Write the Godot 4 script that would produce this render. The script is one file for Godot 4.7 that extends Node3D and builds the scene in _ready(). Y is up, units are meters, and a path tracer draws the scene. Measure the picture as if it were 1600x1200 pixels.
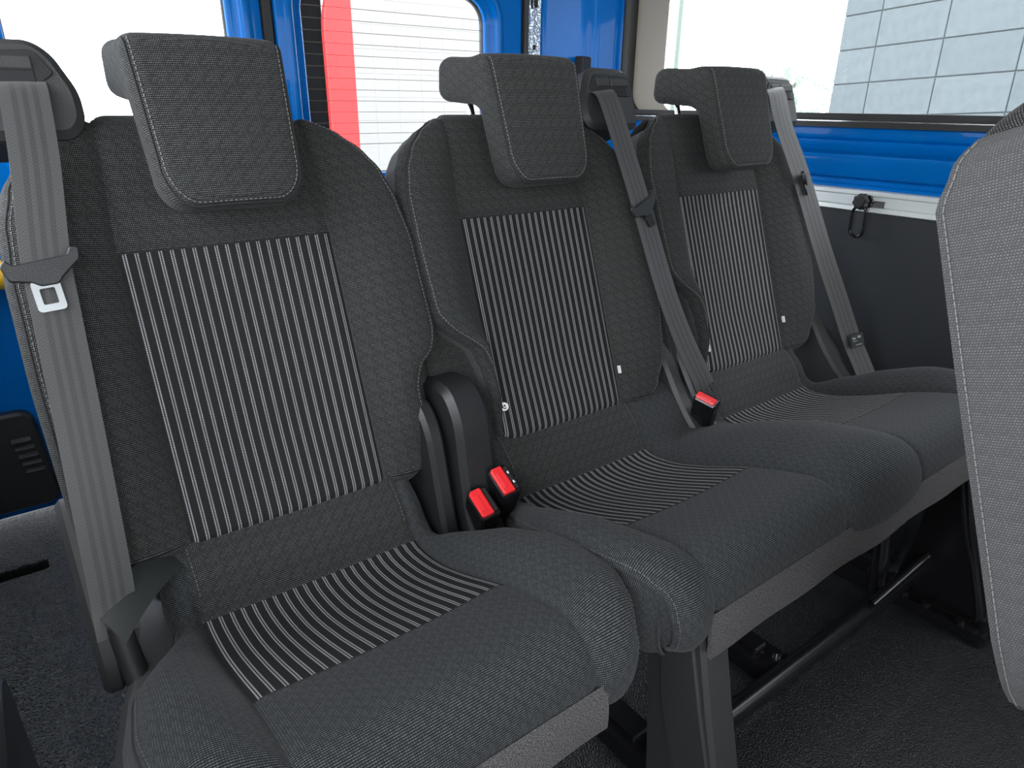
extends Node3D

const YF := 0.43                 # height of the reference line of the seats (bottom of the striped backrest inserts) above the floor
const TILT := 0.34677            # backrest tilt
const SEAT_X := [-0.4557, 0.0, 0.486]

var M := {}
var used := {}
var rng := RandomNumberGenerator.new()


# ------------------------------------------------------------------ mesh builder
class MB:
	var v := PackedVector3Array()
	var n := PackedVector3Array()
	var uv := PackedVector2Array()
	var idx := PackedInt32Array()

	func grid(rows: Array, inside: Vector3, uvs: Array = []) -> void:
		var nr := rows.size()
		var nc: int = rows[0].size()
		var base := v.size()
		var nn := PackedVector3Array()
		nn.resize(nr * nc)
		var facing := 0.0
		for i in nr - 1:
			for j in nc - 1:
				var a: Vector3 = rows[i][j]
				var b: Vector3 = rows[i][j + 1]
				var c: Vector3 = rows[i + 1][j + 1]
				var d: Vector3 = rows[i + 1][j]
				var f := (c - a).cross(d - b)
				nn[i * nc + j] += f
				nn[i * nc + j + 1] += f
				nn[(i + 1) * nc + j] += f
				nn[(i + 1) * nc + j + 1] += f
				facing += f.dot((a + c) * 0.5 - inside)
		# seam of closed grids
		if rows[0][0].distance_to(rows[0][nc - 1]) < 1e-6 and rows[nr / 2][0].distance_to(rows[nr / 2][nc - 1]) < 1e-6:
			for i in nr:
				var s := nn[i * nc] + nn[i * nc + nc - 1]
				nn[i * nc] = s
				nn[i * nc + nc - 1] = s
		var sg := 1.0 if facing > 0.0 else -1.0
		for i in nr:
			for j in nc:
				v.append(rows[i][j])
				n.append((nn[i * nc + j] * sg).normalized() if nn[i * nc + j].length_squared() > 0.0 else Vector3.UP)
				uv.append(uvs[i][j] if uvs.size() > 0 else Vector2(rows[i][j].x, rows[i][j].y))
		for i in nr - 1:
			for j in nc - 1:
				var a := base + i * nc + j
				if sg > 0.0:
					idx.append_array(PackedInt32Array([a, a + nc + 1, a + 1, a, a + nc, a + nc + 1]))
				else:
					idx.append_array(PackedInt32Array([a, a + 1, a + nc + 1, a, a + nc + 1, a + nc]))

	func tri(a: Vector3, b: Vector3, c: Vector3, na: Vector3, nb: Vector3, nc2: Vector3) -> void:
		var base := v.size()
		v.append_array(PackedVector3Array([a, b, c]))
		n.append_array(PackedVector3Array([na, nb, nc2]))
		uv.append_array(PackedVector2Array([Vector2(a.x, a.y), Vector2(b.x, b.y), Vector2(c.x, c.y)]))
		if (b - a).cross(c - a).dot(na + nb + nc2) > 0.0:
			idx.append_array(PackedInt32Array([base, base + 2, base + 1]))
		else:
			idx.append_array(PackedInt32Array([base, base + 1, base + 2]))

	# polygon in the XY plane of t, pushed along its Z from -h to h, edges chamfered by b
	func prism(poly_in: PackedVector2Array, t: Transform3D, h: float, b: float = 0.0) -> void:
		var poly := poly_in.duplicate()
		if Geometry2D.is_polygon_clockwise(poly):
			poly.reverse()
		var k := poly.size()
		var en := PackedVector2Array()
		for i in k:
			var e := (poly[(i + 1) % k] - poly[i]).normalized()
			en.append(Vector2(e.y, -e.x))
		var inset := PackedVector2Array()
		var vn0 := PackedVector2Array()
		var vn1 := PackedVector2Array()
		for i in k:
			var p := en[(i + k - 1) % k]
			var q := en[i]
			var m := (p + q).normalized()
			inset.append(poly[i] - m * b / maxf(0.35, m.dot(q)))
			if p.dot(q) > 0.8:
				vn0.append(m)
				vn1.append(m)
			else:
				vn0.append(p)
				vn1.append(q)
		for i in k:
			var j := (i + 1) % k
			var n0 := vn1[i]
			var n1 := vn0[j]
			quad(t, [poly[i], poly[j], poly[j], poly[i]], [-h + b, -h + b, h - b, h - b], [n0, n1, n1, n0], 0.0)
			if b > 0.0:
				quad(t, [poly[i], poly[j], inset[j], inset[i]], [h - b, h - b, h, h], [n0, n1, n1, n0], 1.0)
				quad(t, [inset[i], inset[j], poly[j], poly[i]], [-h, -h, -h + b, -h + b], [n0, n1, n1, n0], -1.0)
		var ids := Geometry2D.triangulate_polygon(inset)
		for i in range(0, ids.size(), 3):
			for s in [-1.0, 1.0]:
				var nn: Vector3 = (t.basis.z * s).normalized()
				var w: Array = []
				for q in 3:
					w.append(t * Vector3(inset[ids[i + q]].x, inset[ids[i + q]].y, h * s))
				tri(w[0], w[1], w[2], nn, nn, nn)

	func quad(t: Transform3D, p: Array, z: Array, nrm: Array, nz: float) -> void:
		var w: Array = []
		var m: Array = []
		for i in 4:
			w.append(t * Vector3(p[i].x, p[i].y, z[i]))
			m.append((t.basis * Vector3(nrm[i].x, nrm[i].y, nz)).normalized())
		tri(w[0], w[1], w[2], m[0], m[1], m[2])
		tri(w[0], w[2], w[3], m[0], m[2], m[3])

	func box(c: Vector3, s: Vector3, b: float = 0.0, basis: Basis = Basis()) -> void:
		var hx := s.x * 0.5
		var hy := s.y * 0.5
		prism(PackedVector2Array([Vector2(-hx, -hy), Vector2(hx, -hy), Vector2(hx, hy), Vector2(-hx, hy)]), Transform3D(basis, c), s.z * 0.5, b)

	func tube(path: PackedVector3Array, r: float, sides: int = 8, closed: bool = false, caps: bool = true) -> void:
		var k := path.size()
		var rows: Array = []
		var up := Vector3.UP
		var mid := Vector3.ZERO
		for i in (k + 1 if closed else k):
			var a := path[(i + k - 1) % k] if closed or i > 0 else path[0]
			var b := path[(i + 1) % k] if closed or i < k - 1 else path[k - 1]
			var d := (b - a).normalized()
			if absf(d.dot(up)) > 0.95:
				up = Vector3.RIGHT if absf(d.x) < 0.9 else Vector3.FORWARD
			var s := d.cross(up).normalized()
			var u := s.cross(d).normalized()
			up = u
			var row := PackedVector3Array()
			for j in sides + 1:
				var an := TAU * j / sides
				row.append(path[i % k] + (s * cos(an) + u * sin(an)) * r)
			rows.append(row)
		# orientation from the first ring
		mid = path[0]
		var one: Array = [rows[0], rows[1]]
		var f: Vector3 = (one[1][1] - one[0][0]).cross(one[1][0] - one[0][1])
		var outward: Vector3 = (one[0][0] + one[0][1]) * 0.5 - mid
		var ref := Vector3.ZERO
		for i in rows.size():
			ref += rows[i][0]
		var base := v.size()
		grid(rows, Vector3(1e4, 1e4, 1e4) if false else ref / rows.size())
		var flip := n[base].dot(rows[0][0] - path[0]) < 0.0
		if flip:
			for i in range(base, v.size()):
				n[i] = -n[i]
		if caps and not closed:
			for e in 2:
				var c := path[0] if e == 0 else path[k - 1]
				var dd := (path[0] - path[1]).normalized() if e == 0 else (path[k - 1] - path[k - 2]).normalized()
				var row: PackedVector3Array = rows[0] if e == 0 else rows[rows.size() - 1]
				for j in sides:
					tri(c, row[j], row[j + 1], dd, dd, dd)

	func mesh() -> ArrayMesh:
		var arr := []
		arr.resize(Mesh.ARRAY_MAX)
		arr[Mesh.ARRAY_VERTEX] = v
		arr[Mesh.ARRAY_NORMAL] = n
		arr[Mesh.ARRAY_TEX_UV] = uv
		arr[Mesh.ARRAY_INDEX] = idx
		var m := ArrayMesh.new()
		m.add_surface_from_arrays(Mesh.PRIMITIVE_TRIANGLES, arr)
		return m


# ------------------------------------------------------------------ small helpers
func lin(r: float, g: float, b: float) -> Color:
	return Color(r, g, b).linear_to_srgb()


func numbered(called: String) -> String:
	var k: int = used.get(called, 0)
	used[called] = k + 1
	return called if k == 0 else "%s_%03d" % [called, k]


func thing(called: String, label: String, category: String, at: Vector3, group: String = "") -> Node3D:
	var o := Node3D.new()
	o.name = numbered(called)
	o.position = at
	add_child(o, true)
	o.set_meta("label", label)
	o.set_meta("category", category)
	if group != "":
		o.set_meta("group", group)
	return o


func part(called: String, mesh: Mesh, mat: Material, parent: Node3D, at: Vector3 = Vector3.ZERO, label: String = "") -> MeshInstance3D:
	var o := MeshInstance3D.new()
	o.name = called
	o.mesh = mesh
	o.material_override = mat
	o.position = at
	parent.add_child(o, true)
	if label != "":
		o.set_meta("label", label)
	return o


func setting(called: String, mesh: Mesh, mat: Material) -> MeshInstance3D:
	var o := part(called, mesh, mat, self)
	o.set_meta("kind", "structure")
	return o


func look(col: Color, rough: float, metal: float = 0.0) -> StandardMaterial3D:
	var m := StandardMaterial3D.new()
	m.albedo_color = col
	m.roughness = rough
	m.metallic = metal
	return m


func tex(im: Image) -> ImageTexture:
	return ImageTexture.create_from_image(im)


func table(t: Array, x: float) -> float:
	if x <= t[0][0]:
		return t[0][1]
	for i in range(1, t.size()):
		if x <= t[i][0]:
			var k: float = (x - t[i - 1][0]) / (t[i][0] - t[i - 1][0])
			k = k * k * (3.0 - 2.0 * k) * 0.5 + k * 0.5
			return lerpf(t[i - 1][1], t[i][1], k)
	return t[t.size() - 1][1]


func catmull(c: Array, sub: int) -> Array:
	var out: Array = []
	var k := c.size()
	for i in k - 1:
		var p0 = c[maxi(i - 1, 0)]
		var p1 = c[i]
		var p2 = c[i + 1]
		var p3 = c[mini(i + 2, k - 1)]
		for j in sub:
			var t := float(j) / sub
			out.append(0.5 * ((2.0 * p1) + (p2 - p0) * t + (2.0 * p0 - 5.0 * p1 + 4.0 * p2 - p3) * t * t + (3.0 * p1 - p0 - 3.0 * p2 + p3) * t * t * t))
	out.append(c[k - 1])
	return out


func rounded(pts: PackedVector2Array, r: float, k: int = 5) -> PackedVector2Array:
	var out := PackedVector2Array()
	var c := pts.size()
	for i in c:
		var a := pts[(i + c - 1) % c]
		var b := pts[i]
		var d := pts[(i + 1) % c]
		var ra := minf(r, minf((a - b).length(), (d - b).length()) * 0.48)
		var p := b + (a - b).normalized() * ra
		var q := b + (d - b).normalized() * ra
		for j in k + 1:
			var t := float(j) / k
			out.append(p.lerp(b, t).lerp(b.lerp(q, t), t))
	return out


func rect_ring(x0: float, x1: float, y0: float, y1: float, r: float, k: int = 8) -> PackedVector2Array:
	var out := PackedVector2Array()
	var cs := [Vector2(x1 - r, y1 - r), Vector2(x0 + r, y1 - r), Vector2(x0 + r, y0 + r), Vector2(x1 - r, y0 + r)]
	for q in 4:
		for j in k + 1:
			var an := PI * 0.5 * q + PI * 0.5 * j / k
			out.append(cs[q] + Vector2(cos(an), sin(an)) * r)
	return out


# rings: [points 2D, depth]; to3 maps (a, b, depth) to a point
func ring_mesh(rings: Array, to3: Callable, inside: Vector3, soft: bool = true) -> ArrayMesh:
	var mb := MB.new()
	var rows: Array = []
	for g in rings:
		var row := PackedVector3Array()
		var pts: PackedVector2Array = g[0]
		for p in pts:
			row.append(to3.call(p.x, p.y, g[1]))
		row.append(row[0])
		rows.append(row)
	if soft:
		mb.grid(rows, inside)
	else:
		for i in rows.size() - 1:
			mb.grid([rows[i], rows[i + 1]], inside)
	return mb.mesh()


func stitch(path: Array, r: float = 0.00055, dash: float = 0.0034, gap: float = 0.002) -> ArrayMesh:
	var mb := MB.new()
	var on := true
	var left := dash
	var cur := PackedVector3Array([path[0]])
	for i in path.size() - 1:
		var a: Vector3 = path[i]
		var b: Vector3 = path[i + 1]
		var l := a.distance_to(b)
		var at := 0.0
		while l - at > left:
			at += left
			var p := a.lerp(b, at / l)
			if on:
				cur.append(p)
				if cur.size() > 1 and cur[0].distance_to(p) > 1e-4:
					mb.tube(PackedVector3Array([cur[0], p]), r, 5)
			cur = PackedVector3Array([p])
			on = not on
			left = dash if on else gap
		left -= l - at
	return mb.mesh()


# surface nets of a distance field
func nets(f: Callable, lo: Vector3, hi: Vector3, h: float) -> ArrayMesh:
	var nx := int((hi.x - lo.x) / h) + 2
	var ny := int((hi.y - lo.y) / h) + 2
	var nz := int((hi.z - lo.z) / h) + 2
	var d := PackedFloat32Array()
	d.resize(nx * ny * nz)
	for k in nz:
		for j in ny:
			for i in nx:
				d[i + nx * (j + ny * k)] = f.call(lo + Vector3(i, j, k) * h)
	var ids := PackedInt32Array()
	ids.resize(nx * ny * nz)
	ids.fill(-1)
	var mb := MB.new()
	var e := h * 0.35
	for k in nz - 1:
		for j in ny - 1:
			for i in nx - 1:
				var o := i + nx * (j + ny * k)
				var cs := [o, o + 1, o + nx, o + nx + 1, o + nx * ny, o + nx * ny + 1, o + nx * ny + nx, o + nx * ny + nx + 1]
				var neg := 0
				for c in cs:
					if d[c] < 0.0:
						neg += 1
				if neg == 0 or neg == 8:
					continue
				var s := Vector3.ZERO
				var cnt := 0
				for ed in [[0, 1], [2, 3], [4, 5], [6, 7], [0, 2], [1, 3], [4, 6], [5, 7], [0, 4], [1, 5], [2, 6], [3, 7]]:
					var a: float = d[cs[ed[0]]]
					var b: float = d[cs[ed[1]]]
					if (a < 0.0) != (b < 0.0):
						var t := a / (a - b)
						var pa := Vector3(ed[0] & 1, (ed[0] >> 1) & 1, ed[0] >> 2)
						var pb := Vector3(ed[1] & 1, (ed[1] >> 1) & 1, ed[1] >> 2)
						s += pa.lerp(pb, t)
						cnt += 1
				var p := lo + (Vector3(i, j, k) + s / cnt) * h
				ids[o] = mb.v.size()
				mb.v.append(p)
				mb.uv.append(Vector2(p.x, p.y))
				mb.n.append(Vector3(f.call(p + Vector3(e, 0, 0)) - f.call(p - Vector3(e, 0, 0)), f.call(p + Vector3(0, e, 0)) - f.call(p - Vector3(0, e, 0)), f.call(p + Vector3(0, 0, e)) - f.call(p - Vector3(0, 0, e))).normalized())
	for k in range(1, nz - 1):
		for j in range(1, ny - 1):
			for i in range(1, nx - 1):
				var o := i + nx * (j + ny * k)
				var steps := [[1, nx, nx * ny], [nx, nx * ny, 1], [nx * ny, 1, nx]]
				for st in steps:
					var a := d[o]
					var b := d[o + st[0]]
					if (a < 0.0) == (b < 0.0):
						continue
					var q := [ids[o], ids[o - st[1]], ids[o - st[1] - st[2]], ids[o - st[2]]]
					if q.min() < 0:
						continue
					if a < 0.0:
						mb.idx.append_array(PackedInt32Array([q[0], q[2], q[1], q[0], q[3], q[2]]))
					else:
						mb.idx.append_array(PackedInt32Array([q[0], q[1], q[2], q[0], q[2], q[3]]))
	return mb.mesh()


# ------------------------------------------------------------------ upholstery lofts
# rows: {p, n, xs (breaks across), b (bolster height), R (edge radius), v, dish, cr}
func loft_height(row: Dictionary, kinds: String, seg: int, x: float) -> float:
	var xs: PackedFloat32Array = row.xs
	var a := xs[seg]
	var b := xs[seg + 1]
	var k := clampf((x - a) / maxf(b - a, 1e-5), 0.0, 1.0)
	var hgt := 0.0
	match kinds[seg]:
		"L":
			hgt = row.b * sin(PI * 0.5 * minf(1.0, (1.0 - k) * 1.7))
		"R":
			hgt = row.b * sin(PI * 0.5 * minf(1.0, k * 1.7))
		"M":
			hgt = row.b * 1.1 * pow(sin(PI * k), 0.75)
		"C":
			hgt = -row.dish * sin(PI * k)
	var last := xs.size() - 1
	for q in range(1, last):
		var dd := (x - xs[q]) / 0.0045
		hgt -= row.cr * exp(-dd * dd)
	var R: float = row.R
	for d in [x - xs[0], xs[last] - x]:
		if d < R:
			var w: float = R - maxf(d, 0.0)
			hgt -= R - sqrt(maxf(0.0, R * R - w * w))
	return hgt


func loft_point(row: Dictionary, kinds: String, seg: int, x: float, lift: float = 0.0) -> Vector3:
	return row.p + Vector3(x, 0, 0) + row.n * (loft_height(row, kinds, seg, x) + lift)


func loft_patch(rows: Array, kinds: String, seg: int, i0: int, i1: int, cols: int, inside: Vector3) -> ArrayMesh:
	var pts: Array = []
	var uvs: Array = []
	for i in range(i0, i1 + 1):
		var row: Dictionary = rows[i]
		var pr := PackedVector3Array()
		var ur := PackedVector2Array()
		var arc := 0.0
		for j in cols + 1:
			var k := 0.5 - 0.5 * cos(PI * j / cols)
			k = lerpf(k, float(j) / cols, 0.25)
			if kinds[seg] == "L":
				k = 1.0 - pow(1.0 - k, 1.0)
			var x := lerpf(row.xs[seg], row.xs[seg + 1], k)
			pr.append(loft_point(row, kinds, seg, x))
			if j > 0:
				arc += pr[j].distance_to(pr[j - 1])
			ur.append(Vector2(x if kinds[seg] == "C" else arc, row.v))
		if kinds[seg] == "L":
			for j in ur.size():
				ur[j].x = ur[j].x - arc
		pts.append(pr)
		uvs.append(ur)
	var mb := MB.new()
	mb.grid(pts, inside, uvs)
	return mb.mesh()


# side wall hanging from the left (0) or right (1) edge
func loft_side(rows: Array, kinds: String, right: bool, ends: Callable, inside: Vector3, steps: int = 6) -> ArrayMesh:
	var pts: Array = []
	var uvs: Array = []
	for i in rows.size():
		var row: Dictionary = rows[i]
		var last: int = row.xs.size() - 1
		var x: float = row.xs[last] if right else row.xs[0]
		var e := loft_point(row, kinds, (last - 1) if right else 0, x)
		var fin: Vector3 = ends.call(row, e)
		var dep := fin.distance_to(e)
		var pr := PackedVector3Array()
		var ur := PackedVector2Array()
		for j in steps + 1:
			var k := float(j) / steps
			var tuck := 0.012 * k * k * k
			pr.append(e.lerp(fin, k) + Vector3(-tuck if right else tuck, 0, 0))
			ur.append(Vector2(dep * k, row.v))
		pts.append(pr)
		uvs.append(ur)
	var mb := MB.new()
	mb.grid(pts, inside, uvs)
	return mb.mesh()


func path_rows(ctrl: Array, sub: int) -> Array:
	# ctrl: Vector2(a, b) with a along, b up; returns [{q, t}] with unit normals turned left of the direction
	var pts := catmull(ctrl, sub)
	var out: Array = []
	var v := 0.0
	for i in pts.size():
		var a: Vector2 = pts[maxi(i - 1, 0)]
		var b: Vector2 = pts[mini(i + 1, pts.size() - 1)]
		var d := (b - a).normalized()
		if i > 0:
			v += (pts[i] as Vector2).distance_to(pts[i - 1])
		out.append({"q": pts[i], "n": Vector2(-d.y, d.x), "v": v})
	return out


# ------------------------------------------------------------------ backrest (built upright: x across, y up along the back, z to the front; then tilted)
const PLAIN_SIDE := [[-0.05, 0.15], [-0.03, 0.175], [-0.02, 0.2], [0.0, 0.222], [0.05, 0.233], [0.2, 0.236], [0.3, 0.234], [0.36, 0.228], [0.4, 0.217], [0.43, 0.2], [0.455, 0.176], [0.475, 0.15], [0.495, 0.126], [0.53, 0.112], [0.6, 0.105]]
const INNER_SIDE := [[-0.05, 0.11], [-0.02, 0.128], [0.0, 0.136], [0.05, 0.14], [0.1, 0.148], [0.14, 0.162], [0.155, 0.185], [0.175, 0.21], [0.2, 0.225], [0.3, 0.23], [0.36, 0.226], [0.4, 0.217], [0.43, 0.2], [0.455, 0.176], [0.475, 0.15], [0.495, 0.126], [0.53, 0.112], [0.6, 0.105]]
const BUCKLE_SIDE := [[-0.05, 0.15], [-0.03, 0.168], [-0.02, 0.185], [0.0, 0.2], [0.05, 0.204], [0.1, 0.2], [0.13, 0.208], [0.152, 0.232], [0.175, 0.24], [0.3, 0.236], [0.36, 0.229], [0.4, 0.217], [0.43, 0.2], [0.455, 0.176], [0.475, 0.15], [0.495, 0.126], [0.53, 0.112], [0.6, 0.105]]


const NEAR_SIDE := [[-0.05, 0.16], [-0.03, 0.19], [-0.01, 0.216], [0.02, 0.23], [0.06, 0.236], [0.3, 0.238], [0.42, 0.236], [0.46, 0.233], [0.49, 0.228], [0.54, 0.222], [0.62, 0.22]]


func back_rows(left: Array, right: Array, deep: float) -> Array:
	var ctrl: Array = []
	var tail := [[0.494, -0.055], [0.492, -deep - 0.012]]
	if deep > 0.1:
		tail = [[0.492, -0.06], [0.486, -0.09], [0.472, -0.117], [0.45, -0.138], [0.42, -deep - 0.002]]
	for q in [[-0.03, -0.06], [-0.034, -0.035], [-0.026, -0.012], [-0.012, -0.002], [0.0, 0.0], [0.06, 0.0], [0.12, 0.0], [0.18, 0.0], [0.24, 0.0], [0.29, 0.0], [0.328, 0.0], [0.37, 0.0], [0.41, 0.0], [0.445, -0.001], [0.468, -0.006], [0.483, -0.017], [0.492, -0.034]] + tail:
		ctrl.append(Vector2(q[0], q[1]))
	var rows: Array = []
	var along := path_rows(ctrl, 4)
	var start: float = along[16].v
	for r in along:
		var s: float = r.v - start
		var q: Vector2 = r.q
		var nn: Vector2 = r.n
		var xl := table(left, s)
		var xr := table(right, s)
		var seam := 0.125 if s < 0.33 else lerpf(0.125, 0.117, minf(1.0, (s - 0.33) / 0.12))
		var sl := minf(seam, xl - 0.008)
		var sr := minf(seam, xr - 0.008)
		var b := table([[-0.04, 0.0], [0.0, 0.012], [0.06, 0.03], [0.15, 0.036], [0.3, 0.034], [0.4, 0.022], [0.46, 0.006], [0.5, 0.0]], s)
		rows.append({"p": Vector3(0, q.x, q.y), "n": Vector3(0, nn.x, nn.y), "xs": PackedFloat32Array([-xl, -sl, sr, xr]), "b": b, "R": 0.026, "v": r.v, "s": s, "dish": table([[0.0, 0.0], [0.1, 0.006], [0.3, 0.006], [0.45, 0.0]], s), "cr": 0.0035})
	return rows


func backrest(parent: Node3D, at: Vector3, left: Array, right: Array, label: String, deep: float = 0.068, notch: int = 0) -> MeshInstance3D:
	var rows := back_rows(left, right, deep)
	var ins := Vector3(0, 0.23, -0.06)
	var sub := 4
	var i_bottom := 4 * sub
	var i_top := 10 * sub
	var end := rows.size() - 1
	# rear shell, the part that carries the covers
	var mb := MB.new()
	var outline := PackedVector2Array()
	for i in range(2 * sub, (17 if deep < 0.1 else 12) * sub, 2):
		outline.append(Vector2(rows[i].xs[3] - 0.012, rows[i].p.y))
	for i in range((17 if deep < 0.1 else 12) * sub, 2 * sub, -2):
		outline.append(Vector2(rows[i].xs[0] + 0.012, rows[i].p.y))
	mb.prism(outline, Transform3D(Basis(), Vector3(0, 0, -deep - 0.003 if deep < 0.1 else -deep + 0.005)), 0.006, 0.005)
	var o := part("backrest", mb.mesh(), M.fabric_tri, parent, at, label)
	o.rotation.x = -TILT
	part("bolster", loft_patch(rows, "LCR", 0, 0, end, 18, ins), M.fabric, o)
	part("bolster", loft_patch(rows, "LCR", 2, 0, end, 18, ins), M.fabric, o)
	part("upper_panel", loft_patch(rows, "LCR", 1, i_top, end, 24, ins), M.fabric, o)
	part("striped_insert", loft_patch(rows, "LCR", 1, 0, i_top, 24, ins), M.stripes, o, Vector3.ZERO, "dark insert with dotted white stripes")
	var dep := func(_row: Dictionary, e: Vector3) -> Vector3: return Vector3(e.x, e.y, minf(e.z, -deep if deep < 0.1 else -table([[0.42, deep], [0.45, 0.136], [0.472, 0.115], [0.486, 0.088], [0.492, 0.058]], e.y)))
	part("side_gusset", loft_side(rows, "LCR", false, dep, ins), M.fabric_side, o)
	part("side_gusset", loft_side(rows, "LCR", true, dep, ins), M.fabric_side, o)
	if deep > 0.1:
		var run: Array = []
		for i in range(6, 62):
			var e := loft_point(rows[i], "LCR", 0, rows[i].xs[0])
			run.append(e.lerp(dep.call(rows[i], e), 0.955) + Vector3(0.0096, 0, 0))
		part("seam_stitching", stitch(run, 0.0007, 0.005, 0.0012), M.thread, o)
	if notch != 0:
		# fabric gusset that closes the cut-out beside the hinge
		var gm := MB.new()
		var poly := PackedVector2Array([Vector2(0.1 * notch, -0.04), Vector2(0.224 * notch, 0.0), Vector2(0.228 * notch, 0.12), Vector2(0.232 * notch, 0.2), Vector2(0.19 * notch, 0.24), Vector2(0.1 * notch, 0.2)])
		gm.prism(rounded(poly, 0.02), Transform3D(Basis(Vector3.UP, -0.12 * notch), Vector3(0, 0, -0.042)), 0.012, 0.006)
		part("hinge_gusset", gm.mesh(), M.fabric_tri, o)
	if true:
		for side in 2:
			var path: Array = []
			var path2: Array = []
			for i in range(i_bottom - 2, 17 * sub):
				var row: Dictionary = rows[i]
				var seg: int = 0 if side == 0 else 2
				var x: float = row.xs[0] + 0.012 if side == 0 else row.xs[3] - 0.012
				path.append(loft_point(row, "LCR", seg, x, 0.0006))
				x = row.xs[0] + 0.008 if side == 0 else row.xs[3] - 0.008
				path2.append(loft_point(row, "LCR", seg, x, 0.0003))
			part("seam_stitching", stitch(path), M.thread, o)
			var pm := MB.new()
			pm.tube(PackedVector3Array(path2), 0.0014, 6)
			part("piping", pm.mesh(), M.piping, o)
		# dark sewn joint over the insert
		var jm := MB.new()
		var line := PackedVector3Array()
		for j in 25:
			var x := lerpf(-0.125, 0.125, j / 24.0)
			line.append(loft_point(rows[i_top], "LCR", 1, x, 0.0002))
		jm.tube(line, 0.0011, 6)
		part("seam", jm.mesh(), M.piping, o)
	return o


# headrest in the same upright frame
func smin(a: float, b: float, k: float) -> float:
	var h := clampf(0.5 + 0.5 * (b - a) / k, 0.0, 1.0)
	return lerpf(b, a, h) - k * h * (1.0 - h)


func rbox(p: Vector2, c: Vector2, hs: Vector2, r: float) -> float:
	var q := (p - c).abs() - hs + Vector2(r, r)
	return Vector2(maxf(q.x, 0), maxf(q.y, 0)).length() + minf(maxf(q.x, q.y), 0.0) - r


func head_sdf(p: Vector3) -> float:
	var bulge := 0.006 * (1.0 - pow(p.x / 0.09, 2.0))
	var nz := p.z - bulge * smoothstep(0.0, 0.04, p.z)
	var q := Vector2(nz, p.y)
	var pad := rbox(q.rotated(0.03), Vector2(0.043, 0.4465), Vector2(0.025, 0.0945), 0.016)
	var hook := rbox((q - Vector2(0.0, 0.5305)).rotated(TILT + 0.06), Vector2.ZERO, Vector2(0.059, 0.032), 0.019)
	var d1 := smin(pad, hook, 0.025)
	var w := lerpf(0.079, 0.086, clampf((p.y - 0.38) / 0.15, 0.0, 1.0))
	var d2 := rbox(Vector2(p.x, p.y), Vector2(0, 0.477), Vector2(w, 0.125), 0.04)
	var r := 0.016
	var a := Vector2(maxf(d1 + r, 0), maxf(d2 + r, 0))
	return a.length() + minf(maxf(d1 + r, d2 + r), 0.0) - r


var head_mesh: ArrayMesh
var head_stitch: ArrayMesh
var head_pipe: ArrayMesh


func head_front(x: float, s: float) -> float:
	var z := 0.12
	for i in 60:
		var d := head_sdf(Vector3(x, s, z))
		if d < 0.0006:
			break
		z -= d
	return z


func make_head() -> void:
	head_mesh = nets(head_sdf, Vector3(-0.115, 0.34, -0.075), Vector3(0.115, 0.615, 0.09), 0.0046)
	var path: Array = []
	var pipe := PackedVector3Array()
	for i in 61:
		var t := i / 60.0
		# down the left edge, along the bottom, up the right edge
		var x := 0.0
		var s := 0.0
		var side := -1.0 if t < 0.5 else 1.0
		var k := absf(t - 0.5) * 2.0
		if k > 0.42:
			s = lerpf(0.405, 0.533, (k - 0.42) / 0.58)
			x = side * (lerpf(0.079, 0.086, clampf((s - 0.38) / 0.15, 0.0, 1.0)) - 0.009)
		elif k > 0.2:
			var an := (k - 0.2) / 0.22 * PI * 0.5
			x = side * (0.042 + 0.0295 * sin(an))
			s = 0.405 - 0.045 * cos(an)
		else:
			x = side * 0.042 * k / 0.2
			s = 0.36
		path.append(Vector3(x, s, head_front(x, s) + 0.0004))
		var xo := x * (1.0 + 0.004 / maxf(absf(x), 0.02))
		pipe.append(Vector3(xo, s - (0.003 if k < 0.42 else 0.0), head_front(xo, s - (0.003 if k < 0.42 else 0.0))))
	head_stitch = stitch(path, 0.0006)
	var mb := MB.new()
	mb.tube(pipe, 0.0012, 6)
	head_pipe = mb.mesh()


func headrest(parent: Node3D, at: Vector3) -> void:
	var o := part("headrest", head_mesh, M.fabric_tri, parent, at)
	o.rotation.x = -TILT
	part("seam_stitching", head_stitch, M.thread, o)
	part("piping", head_pipe, M.piping, o)
	for x in [-0.045, 0.045]:
		var mb := MB.new()
		mb.tube(PackedVector3Array([Vector3(x, 0.46, -0.035), Vector3(x, 0.53, -0.035)]), 0.006, 10)
		part("headrest_post", mb.mesh(), M.chrome, o)


# ------------------------------------------------------------------ cushions (x across, y up, z to the front)
const CUSHION_PATH := [[-0.045, 0.0], [-0.01, -0.006], [0.03, -0.04], [0.06, -0.082], [0.12, -0.08], [0.19, -0.056], [0.262, -0.025], [0.32, -0.006], [0.365, 0.003], [0.395, -0.007], [0.411, -0.03], [0.416, -0.058], [0.41, -0.085], [0.392, -0.102]]
const CUSHION_SIDE := [[-0.05, 0.155], [0.0, 0.165], [0.06, 0.172], [0.1, 0.188], [0.15, 0.212], [0.2, 0.228], [0.28, 0.235], [0.34, 0.23], [0.38, 0.218], [0.405, 0.206], [0.42, 0.2]]


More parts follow.
